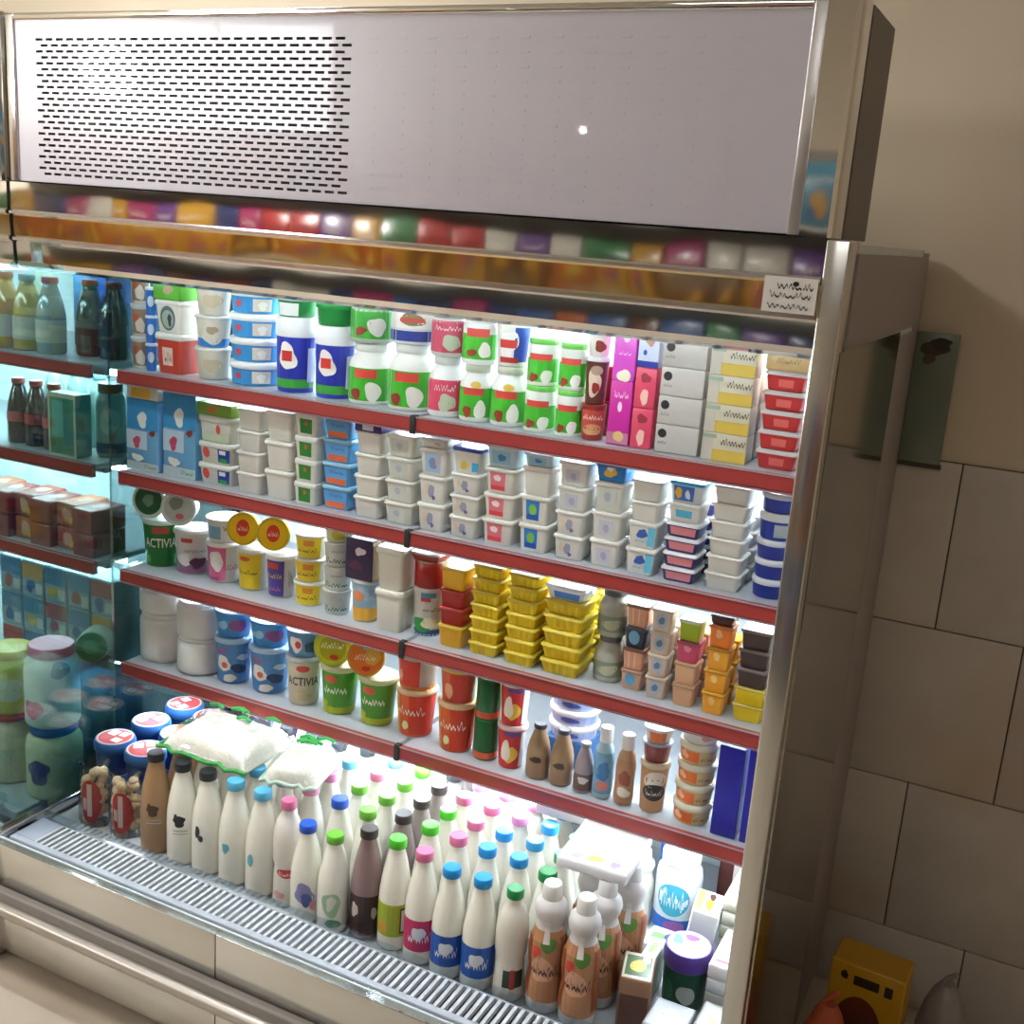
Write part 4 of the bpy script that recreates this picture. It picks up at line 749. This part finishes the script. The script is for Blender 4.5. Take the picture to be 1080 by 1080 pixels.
rows_ = [
 # column x, where, [(y, cap, body)]
 (-1.302, 'behind the waisted pink-capped bottle', [(.170, 'pale pink', MK), (.243, 'pale pink', MK), (.316, 'light blue', MK), (.389, 'black', MK), (.462, 'black', MK), (.535, 'black', MK)]),
 (-1.218, 'behind the royal blue capped bottle', [(.158, 'blue', MK), (.231, 'green', MK), (.304, 'pink', MK), (.377, 'light blue', MK), (.450, 'light blue', MK), (.523, 'light blue', MK)]),
 (-1.144, 'behind the leafy print bottle', [(.153, 'green', MK), (.226, 'green', MK), (.299, 'green', MK), (.372, 'lime', MK), (.445, 'lime', MK), (.518, 'pink', MK)]),
 (-1.074, 'behind the chocolate bottle', [(.180, 'dark brown', '8d8080'), (.253, 'dark brown', '8d8080'), (.326, 'dark brown', '8d8080'), (.399, 'black', '7d7878'), (.472, 'black', '7d7878'), (.545, 'black', '7d7878')]),
 (-1.005, 'behind the lime label bottle', [(.173, 'lime', MK), (.246, 'lime', MK), (.319, 'pink', MK), (.392, 'pink', MK), (.465, 'pink', MK), (.538, 'pink', MK)]),
 (-.936, 'behind the deep pink label bottle', [(.168, 'pink', MK), (.241, 'pink', MK), (.314, 'pink', MK), (.387, 'pink', MK), (.460, 'pink', MK)]),
 (-.867, 'behind the left blue label bottle', [(.163, 'bright blue', MK), (.236, 'bright blue', MK), (.309, 'pale pink', MK), (.382, 'pale pink', MK), (.455, 'pale pink', MK)]),
 (-.798, 'behind the right blue label bottle', [(.165, 'bright blue', MK), (.238, 'sky blue', MK), (.311, 'sky blue', MK), (.384, 'sky blue', MK)]),
 (-.729, 'behind the dark green capped bottle', [(.150, 'dark green', MK), (.222, 'dark green', MK), (.294, 'dark green', MK), (.366, 'dark green', MK)]),
 (-1.372, 'behind the right light blue cap', [(.170, 'light blue', MK), (.30, 'light blue', MK), (.373, 'black', MK), (.446, 'black', MK), (.519, 'black', MK)]),
 (-1.446, 'behind the left light blue cap', [(.171, 'light blue', MK), (.30, 'black', MK), (.373, 'black', MK), (.446, 'black', MK)]),
 (-1.520, 'under the large bag of white strands', [(.171, 'black', MK), (.247, 'black', MK), (.373, 'black', MK), (.446, 'black', MK)]),
 (-1.594, 'below left part of white strands bag', [(.171, 'black', MK), (.247, 'black', MK), (.373, 'black', MK), (.446, 'black', MK)]),
 (-1.668, 'below left end of white strands bag', [(.173, 'dark brown', '8a6a4c'), (.247, 'dark brown', '8a6a4c')]),
]
NTH = ['second', 'third', 'fourth', 'fifth', 'sixth', 'seventh']
for x, where, bs in rows_:
    for k, (y, cap, body) in enumerate(bs):
        dr = 'milk' if body == MK else 'chocolate milk'
        bottle('milk', x, y, .068, .238, body, CAPS[cap], [('b', 0, .3, .4, .08, 'c4c8c4', 20)], '%s bottle with %s cap, %s row %s' % (dr, cap, NTH[k], where), 'milk bottles standing in rows on the bottom deck', bodymat=mat(body, .28, spec=.5, coat=.3))
SM = [('r', -.98, .98, .10, .66, 'b8835c'), ('b', -.1, .36, .55, .11, 'dba888', 21), ('q', -.55, .5, .30, .42, '4c2c22', 22), ('b', -.35, .50, .2, .05, 'c8402c', 23), ('b', .1, .57, .35, .06, '5a8a3c', 24), ('r', -.12, .12, .58, .74, 'e8e4e4'), ('r', .55, .98, .14, .62, '8f4c2c'), ('r', -.98, -.6, .14, .6, '9c5230')]
for x, y, lab in [(-.690, .085, 'left of the nearest one'), (-.618, .078, 'nearest the camera'), (-.606, .153, 'right of the nearest one'), (-.656, .208, 'under front edge of white pack'), (-.583, .228, 'partly hidden by white pack corner')]:
    bottle('smooth', x, y, .0705, .260, 'd8d4d4', 'f0f0f0', SM, 'shapely orange-brown fruit drink bottle with white cap ' + lab.replace('behind the front pair, ', ''), 'fruit drink bottles with white caps', nm='fruit_drink_bottle')
bottle('jug', -.552, .455, .098, .185, 'dfe2e8', 'f2f2f2', [('e', -.1, .5, .48, .20, '3a9cb8'), ('q', -.45, .25, .38, .64, 'd4e6ea', 25), ('r', -.9, .9, .08, .26, '2b62b8'), ('b', .0, .18, .3, .08, '9a5a9c', 26)], 'large white bottle with round blue emblem and wide white cap', nm='yogurt_drink_bottle')
bottle('smooth', -.628, .440, .055, .17, 'd6d6cc', 'e6e6e4', [], 'plain cream bottle between the white pack and large white bottle', nm='drink_bottle')
def slab(name, x, y, z, w_, d_, h, col, label, cat, dec=(), rot=0, side=(), tilt=(0, 0), group=None, bev=.004, lidpart=None):
    root = empty(name, (x, y, z), (math.radians(tilt[0]), math.radians(tilt[1]), math.radians(rot)))
    m_ = MB(); m_.box(-w_ / 2, w_ / 2, -d_ / 2, d_ / 2, 0, h, mat(col, .3), bev); m_.obj('body', root)
    if dec: q = MB(); decor(q, lambda a, b, e: (w_ / 2 * a * .96, d_ / 2 * b * .96, h + e), dec); q.obj('top_label', root)
    if side: q = MB(); decor(q, lambda a, b, e: (w_ / 2 * a * .97, -d_ / 2 - e, h * b), side); q.obj('front_label', root)
    if lidpart: q = MB(); q.box(-w_ / 2 - .003, w_ / 2 + .003, -d_ / 2 - .003, d_ / 2 + .003, h * .78, h + .003, mat(lidpart, .3), .003); q.obj('lid', root)
    tag(root, uniq(label), cat, group); return root
# two white trays lying across the bottle caps
slab('dessert_tray', -.765, .375, .5245, .16, .085, .024, 'efeff2', 'white flat pack lying on bottle caps, nearer the back wall', 'pack', [('r', -.95, .95, -.9, .9, 'f4f4f4'), ('b', -.6, .5, .15, .2, 'd9c85a', 3), ('b', -.1, .55, .15, .2, '8fc07a', 4)], 3)
slab('dessert_tray', -.643, .222, .5455, .140, .170, .022, 'e9e9ee', 'white flat pack with yellow print lying over the fruit drink bottles', 'pack', [('r', -.95, .95, -.95, .95, 'f6f6f6'), ('b', -.55, -.75, .2, .14, 'b8b0d8', 5), ('b', 0, -.72, .3, .14, 'd8cc6a', 6), ('b', .6, -.75, .15, .16, 'cdbcd8', 7)], 3)
# transparent bags with white strands
def strand_bag(x, y, z, w_, d_, h, rot, seed, label, green):
    root = empty('food_bag', (x, y, z), (0, 0, math.radians(rot))); R = random.Random(seed)
    n, m_ = 26, 20; mb = MB(); vs = []; fs = []
    for j in range(m_ + 1):
        for i in range(n + 1):
            a, b = i / n * 2 - 1, j / m_ * 2 - 1
            q = max(0, (1 - abs(a) ** 3)) * max(0, (1 - abs(b) ** 3))
            vs.append((a * w_ / 2, b * d_ / 2, h * (q ** .45) * R.uniform(.82, 1.0) + .002))
    for j in range(m_):
        for i in range(n): a = j * (n + 1) + i; fs.append((a, a + 1, a + n + 2, a + n + 1))
    mb.add(vs, fs, mat('f4efe0', .6, var=.25, scale=160), True)
    mb.add([(-w_ / 2, -d_ / 2, 0), (w_ / 2, -d_ / 2, 0), (w_ / 2, d_ / 2, 0), (-w_ / 2, d_ / 2, 0)], [(3, 2, 1, 0)], mat('f4efe0', .6, var=.25, scale=160))
    mb.obj('strands', root)
    f = MB(); vs = []; fs = []
    for j in range(9):
        for i in range(13):
            a, b = i / 6 - 1, j / 4 - 1
            q = max(0, (1 - abs(a) ** 4)) * max(0, (1 - abs(b) ** 4))
            vs.append((a * w_ * .53, b * d_ * .53, (h + .004) * (q ** .5) + .003))
    for j in range(8):
        for i in range(12): a = j * 13 + i; fs.append((a, a + 1, a + 14, a + 13))
    f.add(vs, fs, thin_glass('clear_film', (.985, .99, .985, 1), .03), True); f.obj('clear_film', root)
    g = MB()
    pts = [(-w_ * .53 + w_ * 1.06 * t / 10, -d_ * .53 + .006 * math.sin(t * 2.1), .004 + .004 * (t % 2)) for t in range(11)]
    g.tube(pts, .005, mat(green, .4), 6); g.tube([(-w_ * .53, -d_ * .53 + d_ * 1.06 * t / 6, .005) for t in range(7)], .004, mat(green, .4), 6)
    for k in range(5):
        px, py = R.uniform(-.35, .35) * w_, R.uniform(.1, .5) * d_
        g.tube([(px - .018, py, h + .003), (px, py + .006, h + .007), (px + .02, py + .002, h + .003)], .004, mat('2fae4c', .4), 6)
    g.obj('green_trim', root)
    tag(root, uniq(label), 'bag', 'clear bags of white strands'); return root
strand_bag(-1.560, .205, .5245, .235, .175, .055, 0, 1, 'large clear bag of white strands with green trim on the bottle caps', '3a9a4a')
strand_bag(-1.350, .205, .5245, .122, .150, .045, 12, 2, 'smaller clear bag of white strands right of the green trimmed one', 'b9cfc0')
# snack bags and round tubs in the left corner
def snack_bag(x, y, h, label):
    root = empty('snack_bag', (x, y, DZ), (0, 0, math.radians(20))); mb = MB()
    for k in range(34):
        R = random.Random(k * 7 + int(abs(x) * 1000)); a = R.uniform(0, 2 * PI); zz = .012 + (h - .024) * k / 33; rr = .024 * (1 - .4 * abs(k / 33 - .5))
        cx, cy = rr * math.cos(a), rr * math.sin(a) * .7; r = .0115
        mb.rings([ring(r * s_, r * s_, zz + r * t, 'o', None, cx, cy) for s_, t in ((.3, -.95), (.8, -.6), (1, 0), (.8, .6), (.3, .95))], mat('d6c09a', .5))
    mb.obj('contents', root)
    lb = MB(); decor(lb, lambda a, b, e: (.030 * math.sin(a * 1.3), -.030 * math.cos(a * 1.3) - e, h * b), [('e', 0, .45, .75, .36, 'b8302c'), ('r', -.15, .15, .2, .75, 'dcc8c4'), ('r', -.5, -.2, .3, .5, 'd8c0bc')]); lb.obj('label', root)
    fm = MB(); fm.rings([ring(.040 * s_, .032 * s_, h * t + .0005, 'o') for s_, t in ((.9, 0), (1, .08), (1.02, .8), (.7, .95), (.9, 1.03))], thin_glass('clear_film', (.985, .99, .985, 1), .03)); fm.obj('clear_film', root)
    tag(root, uniq(label), 'bag', 'clear snack bags with red oval label')
snack_bag(-1.868, .105, .150, 'clear bag of pale snacks with red label beside the left divider')
snack_bag(-1.775, .108, .145, 'clear bag of pale snacks with red label beside brown milk bottle')
LT = [('e', 0, 0, .95, .95, 'cdb8a8'), ('e', 0, 0, .86, .86, 'a8363a'), ('r', -.62, -.12, .05, .60, 'd9dce6'), ('r', .02, .45, .2, .7, 'e4d2c0'), ('r', .1, .62, -.5, -.05, 'dfe0e8'), ('r', -.55, -.1, -.6, -.12, 'b8404a')]
for k, (x, y, where) in enumerate([(-1.905, .205, 'nearest the left divider'), (-1.803, .200, 'behind the right snack bag'), (-1.905, .325, 'second along the divider'), (-1.800, .310, 'left of the white strands bag'), (-1.905, .445, 'third along the divider'), (-1.800, .425, 'back row right of the divider tubs')]):
    for lv in (0, 1):
        o = place(('ltub',), ('flat', .098, .098, .084, '22427e', '2f5f9c', [], LT), {}, 'snack_tub', (x, y, DZ + lv * .0845), (0, 0, k * .7))
        tag(o, uniq('round navy tub with red and white lid, %s %s' % (('upper,', 'lower,')[lv == 0], where)), 'tub', 'round navy tubs in the left corner')
slab('carton', -1.70, .50, DZ, .09, .09, .14, '2f78c8', 'bright blue carton behind the strands bag beside the purple one', 'box', [('r', -.8, .8, -.8, .8, '4fa0dc')])
slab('carton', -1.61, .57, DZ, .05, .05, .17, '5c2f84', 'purple upright carton behind the strands bag', 'box')
slab('carton', -1.535, .57, DZ, .07, .07, .15, '3fa4dc', 'light blue carton right of the purple carton', 'box')
# right corner of the deck
slab('cake_box', -.527, .140, DZ, .060, .085, .110, '8f6a50', 'small clear-topped cake box with yellow and green top', 'box', [('r', -.95, .95, -.95, .95, 'cdbfae'), ('r', -.8, .85, -.75, .75, '3a5a2c'), ('b', 0, 0, .6, .5, 'c8a23c', 8), ('b', .5, .5, .3, .3, 'c87a7a', 9)], 14, [('r', -.9, .9, .05, .7, '5c3a2c')])
o = place(('purpletub',), ('flat', .094, .094, .120, '1f4a38', '4a2c84', [('b', .1, .3, .3, .2, 'b9c2c0', 9), ('b', -.5, .3, .25, .2, '2c6a4a', 8)], [('e', 0, 0, .95, .95, 'aab4da'), ('b', .2, 0, .55, .5, 'cc8f90', 10), ('b', -.5, .2, .25, .4, '4aa0d4', 11), ('b', .1, .5, .4, .25, '6a3ca8', 12)]), {}, 'dessert_tub', (-.462, .242, DZ), (0, 0, .2))
tag(o, uniq('dark green tub with purple lid near the right strip'), 'tub')
slab('snack_packet', -.475, .352, DZ + .008, .055, .10, .135, 'd9dcd4', 'white packet with green and yellow print behind the purple lid', 'packet', [('r', -.9, -.4, -.9, .9, '7fc048'), ('b', .1, -.2, .35, .6, 'c4c82a', 13), ('b', .2, .5, .3, .35, '4a2c2c', 14)], 8, tilt=(-6, 6))
slab('dessert_pack', -.452, .585, DZ, .08, .08, .17, '4a2420', 'dark brown dessert pack right of the large white bottle', 'pack', [('r', -.9, .9, -.9, .9, '4a2220'), ('b', .3, -.2, .5, .5, 'e2dcda', 15)], 0, [('r', -.2, .9, .3, .9, 'dccfcf')])
slab('cheese_pack', -.449, .110, DZ, .078, .085, .055, '9a9da2', 'pale silver pack lying in front of the purple lidded tub', 'pack', [('b', 0, 0, .6, .5, 'd9dcdc', 3), ('q', -.5, .5, -.2, .3, '6a7478', 51)], 0)
slab('cheese_pack', -.370, .115, DZ, .062, .110, .070, '8a8c8a', 'grey pack at the foot of the right strip', 'pack', [('r', -.8, .8, -.7, .3, 'c4c6c0'), ('b', 0, .1, .4, .3, '8fa070', 5)], 0)
slab('snack_packet', -.528, .232, DZ, .030, .070, .095, 'c9d2c4', 'narrow pale green packet between the cake box and fruit drinks', 'packet', [('b', 0, 0, .6, .6, '6fae4c', 6)], 0)
slab('snack_packet', -.545, .335, DZ, .055, .070, .050, 'b8c0ba', 'white packet with a green leaf in front of large white bottle', 'packet', [('b', -.2, 0, .6, .5, '5fa84c', 7), ('b', .5, .2, .3, .4, '4a3a70', 8)], 0)
PK = 'flat white packs stacked in the right corner'
for k, (col, dc) in enumerate([('b9b9b4', []), ('a9aaa8', []), ('c9ced4', []), ('d9d4d8', [('r', -.8, .9, -.8, .2, 'c84a6c'), ('r', -.8, .9, -.7, .9, 'dcc0d0')])]):
    slab('cheese_pack', -.3745, .270, DZ + .0302 * k, .076, .13, .030, col, '%s flat pack in the front pile of the right corner' % ['lowest grey', 'second grey', 'third pale', 'topmost pink and white'][k], 'pack', dc, 0, group=PK)
for k, col in enumerate(['c8c4b4', 'd2cfbe', 'cac6b2', 'd6d2c2', 'd0ccb8']):
    slab('cheese_pack', -.390, .450, DZ + .0322 * k, .095, .15, .032, col, '%s cream pack in the rear pile of the right corner' % ['lowest', 'second', 'middle', 'fourth', 'topmost'][k], 'pack', [('b', .2, -.3, .4, .3, 'b8b48a', k)], 0, group=PK)
slab('carton', -.372, .60, DZ, .06, .10, .18, '3f9a3c', 'green carton at the back of the right corner', 'box')
slab('carton', -.60, .565, DZ, .05, .05, .17, '2a6ac0', 'blue carton behind the plain cream bottle', 'box')
# three round white and blue tubs in a pile on top of the brown bottles' neighbours
for k in range(3):
    o = place(('wbtub',), ('flat', .112, .112, .034, 'dfe2ea', 'f2f3f6', [('r', -.9, .9, .12, .6, '9aa4d0'), ('b', .1, .4, .3, .2, '3a4a9c', 16)], []), {}, 'cheese_tub', (-.822, .456, .6645 + k * .0345))
    tag(o, uniq('%s white and blue round tub above the brown bottles' % ['lowest', 'middle', 'topmost'][k]), 'tub', 'white and blue round tubs above the brown bottles')
slab('cheese_carton', -.822, .456, .6036, .10, .09, .0604, '2e6aa8', 'blue box under the white and blue round tubs', 'box')

# ------------------------------------------------------------------ goods in the neighbouring drinks fridge
def nb(*a, **k): return bottle(*a, **k)
for x, c, cap, desc in [(-2.100, '14332c', 'a03a30', 'dark green drink bottle nearest the divider'), (-2.178, '1c3a36', 'b0483a', 'dark drink bottle second from the divider'), (-2.258, '8f9488', 'c04a38', 'pale grey drink bottle with orange-red cap'), (-2.338, 'b99a2c', '8fa89a', 'yellow juice bottle beside the pale grey one'), (-2.415, 'c4922c', 'c86a4a', 'orange juice bottle at far left')]:
    nb('milk', x, .415 if x > -2.2 else .365, .072, .185, c, cap, [('r', -.95, .95, .15, .45, c if 'dark' in desc else 'c2b9a4')], desc, 'juice bottles in the drinks fridge', nm='juice_bottle', z=1.3286, bodymat=mat(c, .15, coat=.5))
slab('juice_carton', -2.50, .38, 1.3286, .07, .07, .10, 'b98a34', 'orange juice carton at the picture edge, top left', 'carton')
slab('water_pack', -2.20, .58, 1.3286, .30, .12, .215, '3f86c4', 'blue wrapped pack behind the juice bottles', 'pack', (), 0, [('r', -.6, .5, .55, .95, '2a5ab0')])
nb('milk', -2.43, .50, .08, .22, 'c9d2c0', '22a84c', [], 'pale bottle with bright green cap behind juice bottles', nm='juice_bottle', z=1.3286)
for k, x in enumerate((-2.375, -2.312, -2.249)):
    nb('milk', x, .36, .060, .165, '2a1c1e', 'b23a3c', [('r', -.95, .95, .34, .50, 'b04a44')], 'cola bottle with red cap, %s of three' % ['left', 'middle', 'right'][k], 'cola bottles in the drinks fridge', nm='cola_bottle', z=1.0886, bodymat=mat('2a1c1e', .12, coat=.5))
for k, x in enumerate((-2.36, -2.28, -2.20)):
    nb('milk', x, .46, .065, .19, '8fb4ac', '7aa8c0', [], 'pale glass bottle behind the cola bottles, %s one' % ['left', 'middle', 'right'][k], nm='water_bottle', z=1.0886, bodymat=mat('9fbcb8', .15, coat=.5))
slab('tea_carton', -2.170, .335, 1.0886, .095, .05, .155, '3a7a58', 'green carton with cream border in the drinks fridge', 'carton', (), 0, [('r', -1, 1, 0, 1, 'b9b49c'), ('r', -.86, .86, .03, .93, '2f7450'), ('r', -.7, .1, .3, .88, '4f9a8c'), ('b', .4, .4, .3, .3, '3f6a5a', 3)])
nb('jug', -2.100, .40, .072, .182, '7fa08c', '3a4a44', [('r', -.9, .9, .0, .2, '2c2c34'), ('b', 0, .5, .5, .2, 'a8c4b0', 4)], 'pale green bottle on dark base beside the divider', nm='water_bottle', z=1.0886)
R = random.Random(5)
for k in range(12):
    i, j = k % 6, k // 6
    slab('meat_pack', -2.105 - i * .075, .36 + .02 * (k % 2), .8436 + j * .062 + .0, .070, .11, .058, ['8f3a34', 'a04a3c', '94342f', 'b0603c'][k % 4], 'red meat pack, %s layer, %s from the divider' % (['lower', 'upper'][j], ['first', 'second', 'third', 'fourth', 'fifth', 'sixth'][i]), 'pack', [('b', .1, .1, .6, .5, 'c8a090', k)], R.uniform(-3, 3), [('b', 0, .5, .5, .35, 'd0a08c', k + 3), ('b', .4, .3, .3, .2, 'd9b04a', k)] if k % 2 else [('b', 0, .5, .6, .3, '7a2c2a', k)], group='red meat packs in the drinks fridge')
for k in range(25):
    i, j = k % 5, k // 5
    slab('milk_pack', -2.112 - i * .083, .42, DZ + .0962 * j, .080, .10, .096, '8fa9b4', 'small blue and white pack, %s row up, %s column from divider' % (['first', 'second', 'third', 'fourth', 'fifth'][j], ['first', 'second', 'third', 'fourth', 'fifth'][i]), 'pack', (), 0,
         [('r', -.95, .95, .5, .95, ['4f86ac', 'd0a040', '4f86ac', 'a85a54', '5a92b4'][(i + 2 * j) % 5]), ('b', -.2, .3, .5, .2, ['c8b04a', '3a6a9c', 'a8605a'][(i + j) % 3], k), ('r', .3, .9, .1, .4, 'c9cfcc')], group='stacked small blue and white packs')
JG = [('r', -.9, .9, .3, .5, 'b9c4b4')]
nb('jug', -2.066, .165, .132, .185, 'c9cdb0', '2f6fc0', [('b', -.3, .4, .35, .18, '4a4a84', 5)], 'large yellowish jug with blue lid behind the teal glass', nm='yogurt_drink_jug')
nb('jug', -2.066, .165, .128, .200, 'cfd8d0', 'd97a98', [('b', .3, .75, .3, .1, '5a8a98', 6), ('b', -.4, .25, .3, .14, 'b85a6c', 7)], 'large white jug with pink lid standing on the blue-lidded jug', nm='yogurt_drink_jug', z=DZ + .186)
nb('jug', -2.212, .165, .124, .185, 'cdc9b4', 'd0485c', JG, 'large jug with red lid at lower left edge', nm='yogurt_drink_jug')
nb('jug', -2.205, .165, .12, .16, 'c4c06a', 'd2c23a', [('b', 0, .4, .5, .2, 'c0d0c8', 8)], 'yellow and white jug on the red-lidded jug', nm='yogurt_drink_jug', z=DZ + .186)
o = place(('gjar',), ('jarw', .080, .080, .10, 'b4c8b4', '2a7a44', [], [('e', 0, 0, .5, .5, '4a9a6a')]), {}, 'yogurt_drink_jug', (-2.098, .345, .615), (math.radians(80), 0, math.radians(35))); tag(o, uniq('pale jug lying with its round green lid facing out by the divider'), 'jug')
slab('snack_carton', -2.09, .30, DZ, .07, .12, .29, '7c8a84', 'grey-green carton under the lying green-lidded jug', 'carton')

# ------------------------------------------------------------------ beside the fridge on the right
pl = MB(); pl.box(-.296, -.211, .862, .8735, 1.288, 1.562, mat('6f7a6c', .25, coat=.3, var=.2, scale=6), .001)
o = pl.obj('wall_board'); 
pb = empty('wall_board', (-.257, .868, 1.425)); o.parent = pb; o.location = (.257, -.868, -1.425); o.name = 'board'
s2 = MB(); decor(s2, lambda a, b, e: (-.2535 + .041 * a, .862 - e, 1.288 + .274 * b), [('b', -.1, .88, .8, .06, '3c3426', 4), ('b', .2, .92, .6, .05, '2e281e', 5), ('b', -.3, .80, .4, .04, '4a4232', 6)]); q = s2.obj('dark_stain', pb); q.location = (.257, -.868, -1.425)
fr = MB(); fr.box(-.296, -.208, .864, .8735, 1.278, 1.2875, mat('4a443c', .6)); q = fr.obj('lower_trim', pb); q.location = (.257, -.868, -1.425)
tag(pb, uniq('greenish board with dark stained top on the wall beside the fridge'), 'board')
slab('food_carton', -.150, .545, .0, .150, .09, .305, 'c0901c', 'yellow carton with brown oval and dark lettering on the floor', 'box', (), -4, [('r', -.98, .98, .01, .99, 'c4941e'), ('e', -.1, .48, .72, .30, '6a3420'), ('b', -.62, .91, .12, .035, '2a2010', 3), ('r', -.35, .35, .86, .93, '2c2212'), ('r', .5, .72, .85, .93, '2c2212')])
def soft_bag(name, x, y, w_, d_, h, col, label, seed, z=0):
    R = random.Random(seed); n = 20; rs = []
    root = empty(name, (x, y, z))
    for t, s_ in ((0, .8), (.1, .98), (.35, 1.05), (.6, .95), (.8, .75), (.93, .5), (1, .3)):
        rs.append([(w_ / 2 * s_ * math.cos(i * 2 * PI / n) * R.uniform(.88, 1.08), d_ / 2 * s_ * math.sin(i * 2 * PI / n) * R.uniform(.88, 1.08), h * t) for i in range(n)])
    m_ = MB(); m_.rings(rs, mat(col, .35, var=.25, scale=25)); m_.obj('body', root)
    tp = MB(); tp.tube([(-.012, 0, h * .98), (0, .004, h * 1.04), (.014, -.003, h * 1.10)], .006, mat(col, .35), 8); tp.obj('knot', root)
    tag(root, uniq(label), 'bag')
soft_bag('plastic_bag', -.205, .36, .11, .10, .30, 'b8583a', 'orange plastic bag in front of the yellow carton', 3)
soft_bag('plastic_bag', -.005, .60, .10, .12, .27, '8f8a8c', 'grey plastic bag right of the yellow carton', 4)
soft_bag('plastic_bag', -.085, .41, .09, .09, .24, '9a8f88', 'pale grey plastic bag beside the orange bag', 6)

# ------------------------------------------------------------------ the shop behind the camera (seen in the mirror steel)
lampg = emis('pendant_glow', (1, .97, .92, 1), 130)
for x, y, z, r in [(-4.15, -2.42, 2.27, .13), (-2.0, -2.95, 2.12, .012)]:
    root = empty('pendant_lamp', (x, y, z)); g = MB(); g.rings([ring(r * math.cos(t), r * math.cos(t), r * math.sin(t), 'o') for t in [(-.47 + k * .094) * PI for k in range(11)]], lampg); g.obj('globe', root)
    c = MB(); c.tube([(0, 0, r), (0, 0, 3.0 - z)], .006, DARK, 6); c.obj('cord', root); tag(root, uniq('%s round pendant lamp in the shop aisle' % ('large' if r > .1 else 'small')), 'lamp')
gon = empty('snack_shelving', (-2.2, -3.35, 0)); g = MB(); g.box(-3.8, 2.6, -.28, -.25, 0, 2.12, mat('8a8478', .6)); g.box(-3.8, 2.6, -.25, .2, 0, .12, mat('8a8478', .6)); g.obj('back_panel', gon)
for k in range(5):
    q = MB(); q.box(-3.8, 2.6, -.249, .18, .34 + k * .36, .36 + k * .36, mat('a8a49a', .5)); q.obj('shelf', gon)
tag(gon, uniq('tall shop shelving of snack packets opposite the fridge'), 'shelving')
pcols = ['9c2a28', 'a67c24', '2c4f80', '553070', '2a6a3a', 'b0aca2', '9c5028', '882450', 'a8963a', '1c2c58', '5a3826', '437a90']
R = random.Random(11); pm = {}
for c in pcols:
    b = MB(); rs = []
    for t, s_, d_ in ((0, 1, .1), (.06, 1, .5), (.5, .97, 1), (.94, 1, .5), (1, 1, .1)): rs.append(ring(.085 * s_, .03 * d_, .25 * t, 'r', .004))
    b.rings(rs, mat(c, .25, coat=.5)); 
    def pf(x, z, e): return (-.085 * x * .9, .0318 * (1 - .8 * abs(z - .5) ** 1.5) + e, .25 * z)
    decor(b, pf, [('b', R.uniform(-.3, .3), .35, .5, .2, R.choice(pcols), R.randint(1, 99)), ('q', -.7, .7, .62, .8, R.choice(['d8d2c4', '2a2422']), R.randint(1, 99)), ('b', R.uniform(-.3, .3), .25, .25, .1, R.choice(pcols), R.randint(1, 99))]); pm[c] = b.data('snack_packet')
def nth_word(i):
    u = ['', 'first', 'second', 'third', 'fourth', 'fifth', 'sixth', 'seventh', 'eighth', 'ninth', 'tenth', 'eleventh', 'twelfth', 'thirteenth', 'fourteenth', 'fifteenth', 'sixteenth', 'seventeenth', 'eighteenth', 'nineteenth', 'twentieth']
    if i <= 20: return u[i]
    return ('thirtieth' if i == 30 else ['', '', 'twenty', 'thirty'][i // 10] + '-' + u[i % 10])
CN = dict(zip(pcols, ['red', 'golden', 'blue', 'violet', 'green', 'white', 'orange', 'magenta', 'yellow', 'navy', 'brown', 'sky blue']))
NS = ['bottom', 'second', 'third', 'fourth', 'fifth', 'top']
for k in range(5):
    x = -3.65; i = 0
    while x < 2.5:
        c = R.choice({2: [pcols[1], pcols[10], pcols[1], pcols[6]], 3: [pcols[0], pcols[5], pcols[7], pcols[2], pcols[4], pcols[1], pcols[6], pcols[3], pcols[9]]}.get(k, pcols)); i += 1
        o = bpy.data.objects.new('snack_packet', pm[c]); COL.objects.link(o); o.location = (-2.2 + x, -3.27, .3612 + k * .36)
        tag(o, uniq('%s snack packet, %s from left end, %s shelf opposite' % (CN[c], nth_word(i), NS[k])), 'packet', 'snack packets opposite the fridge'); x += .185
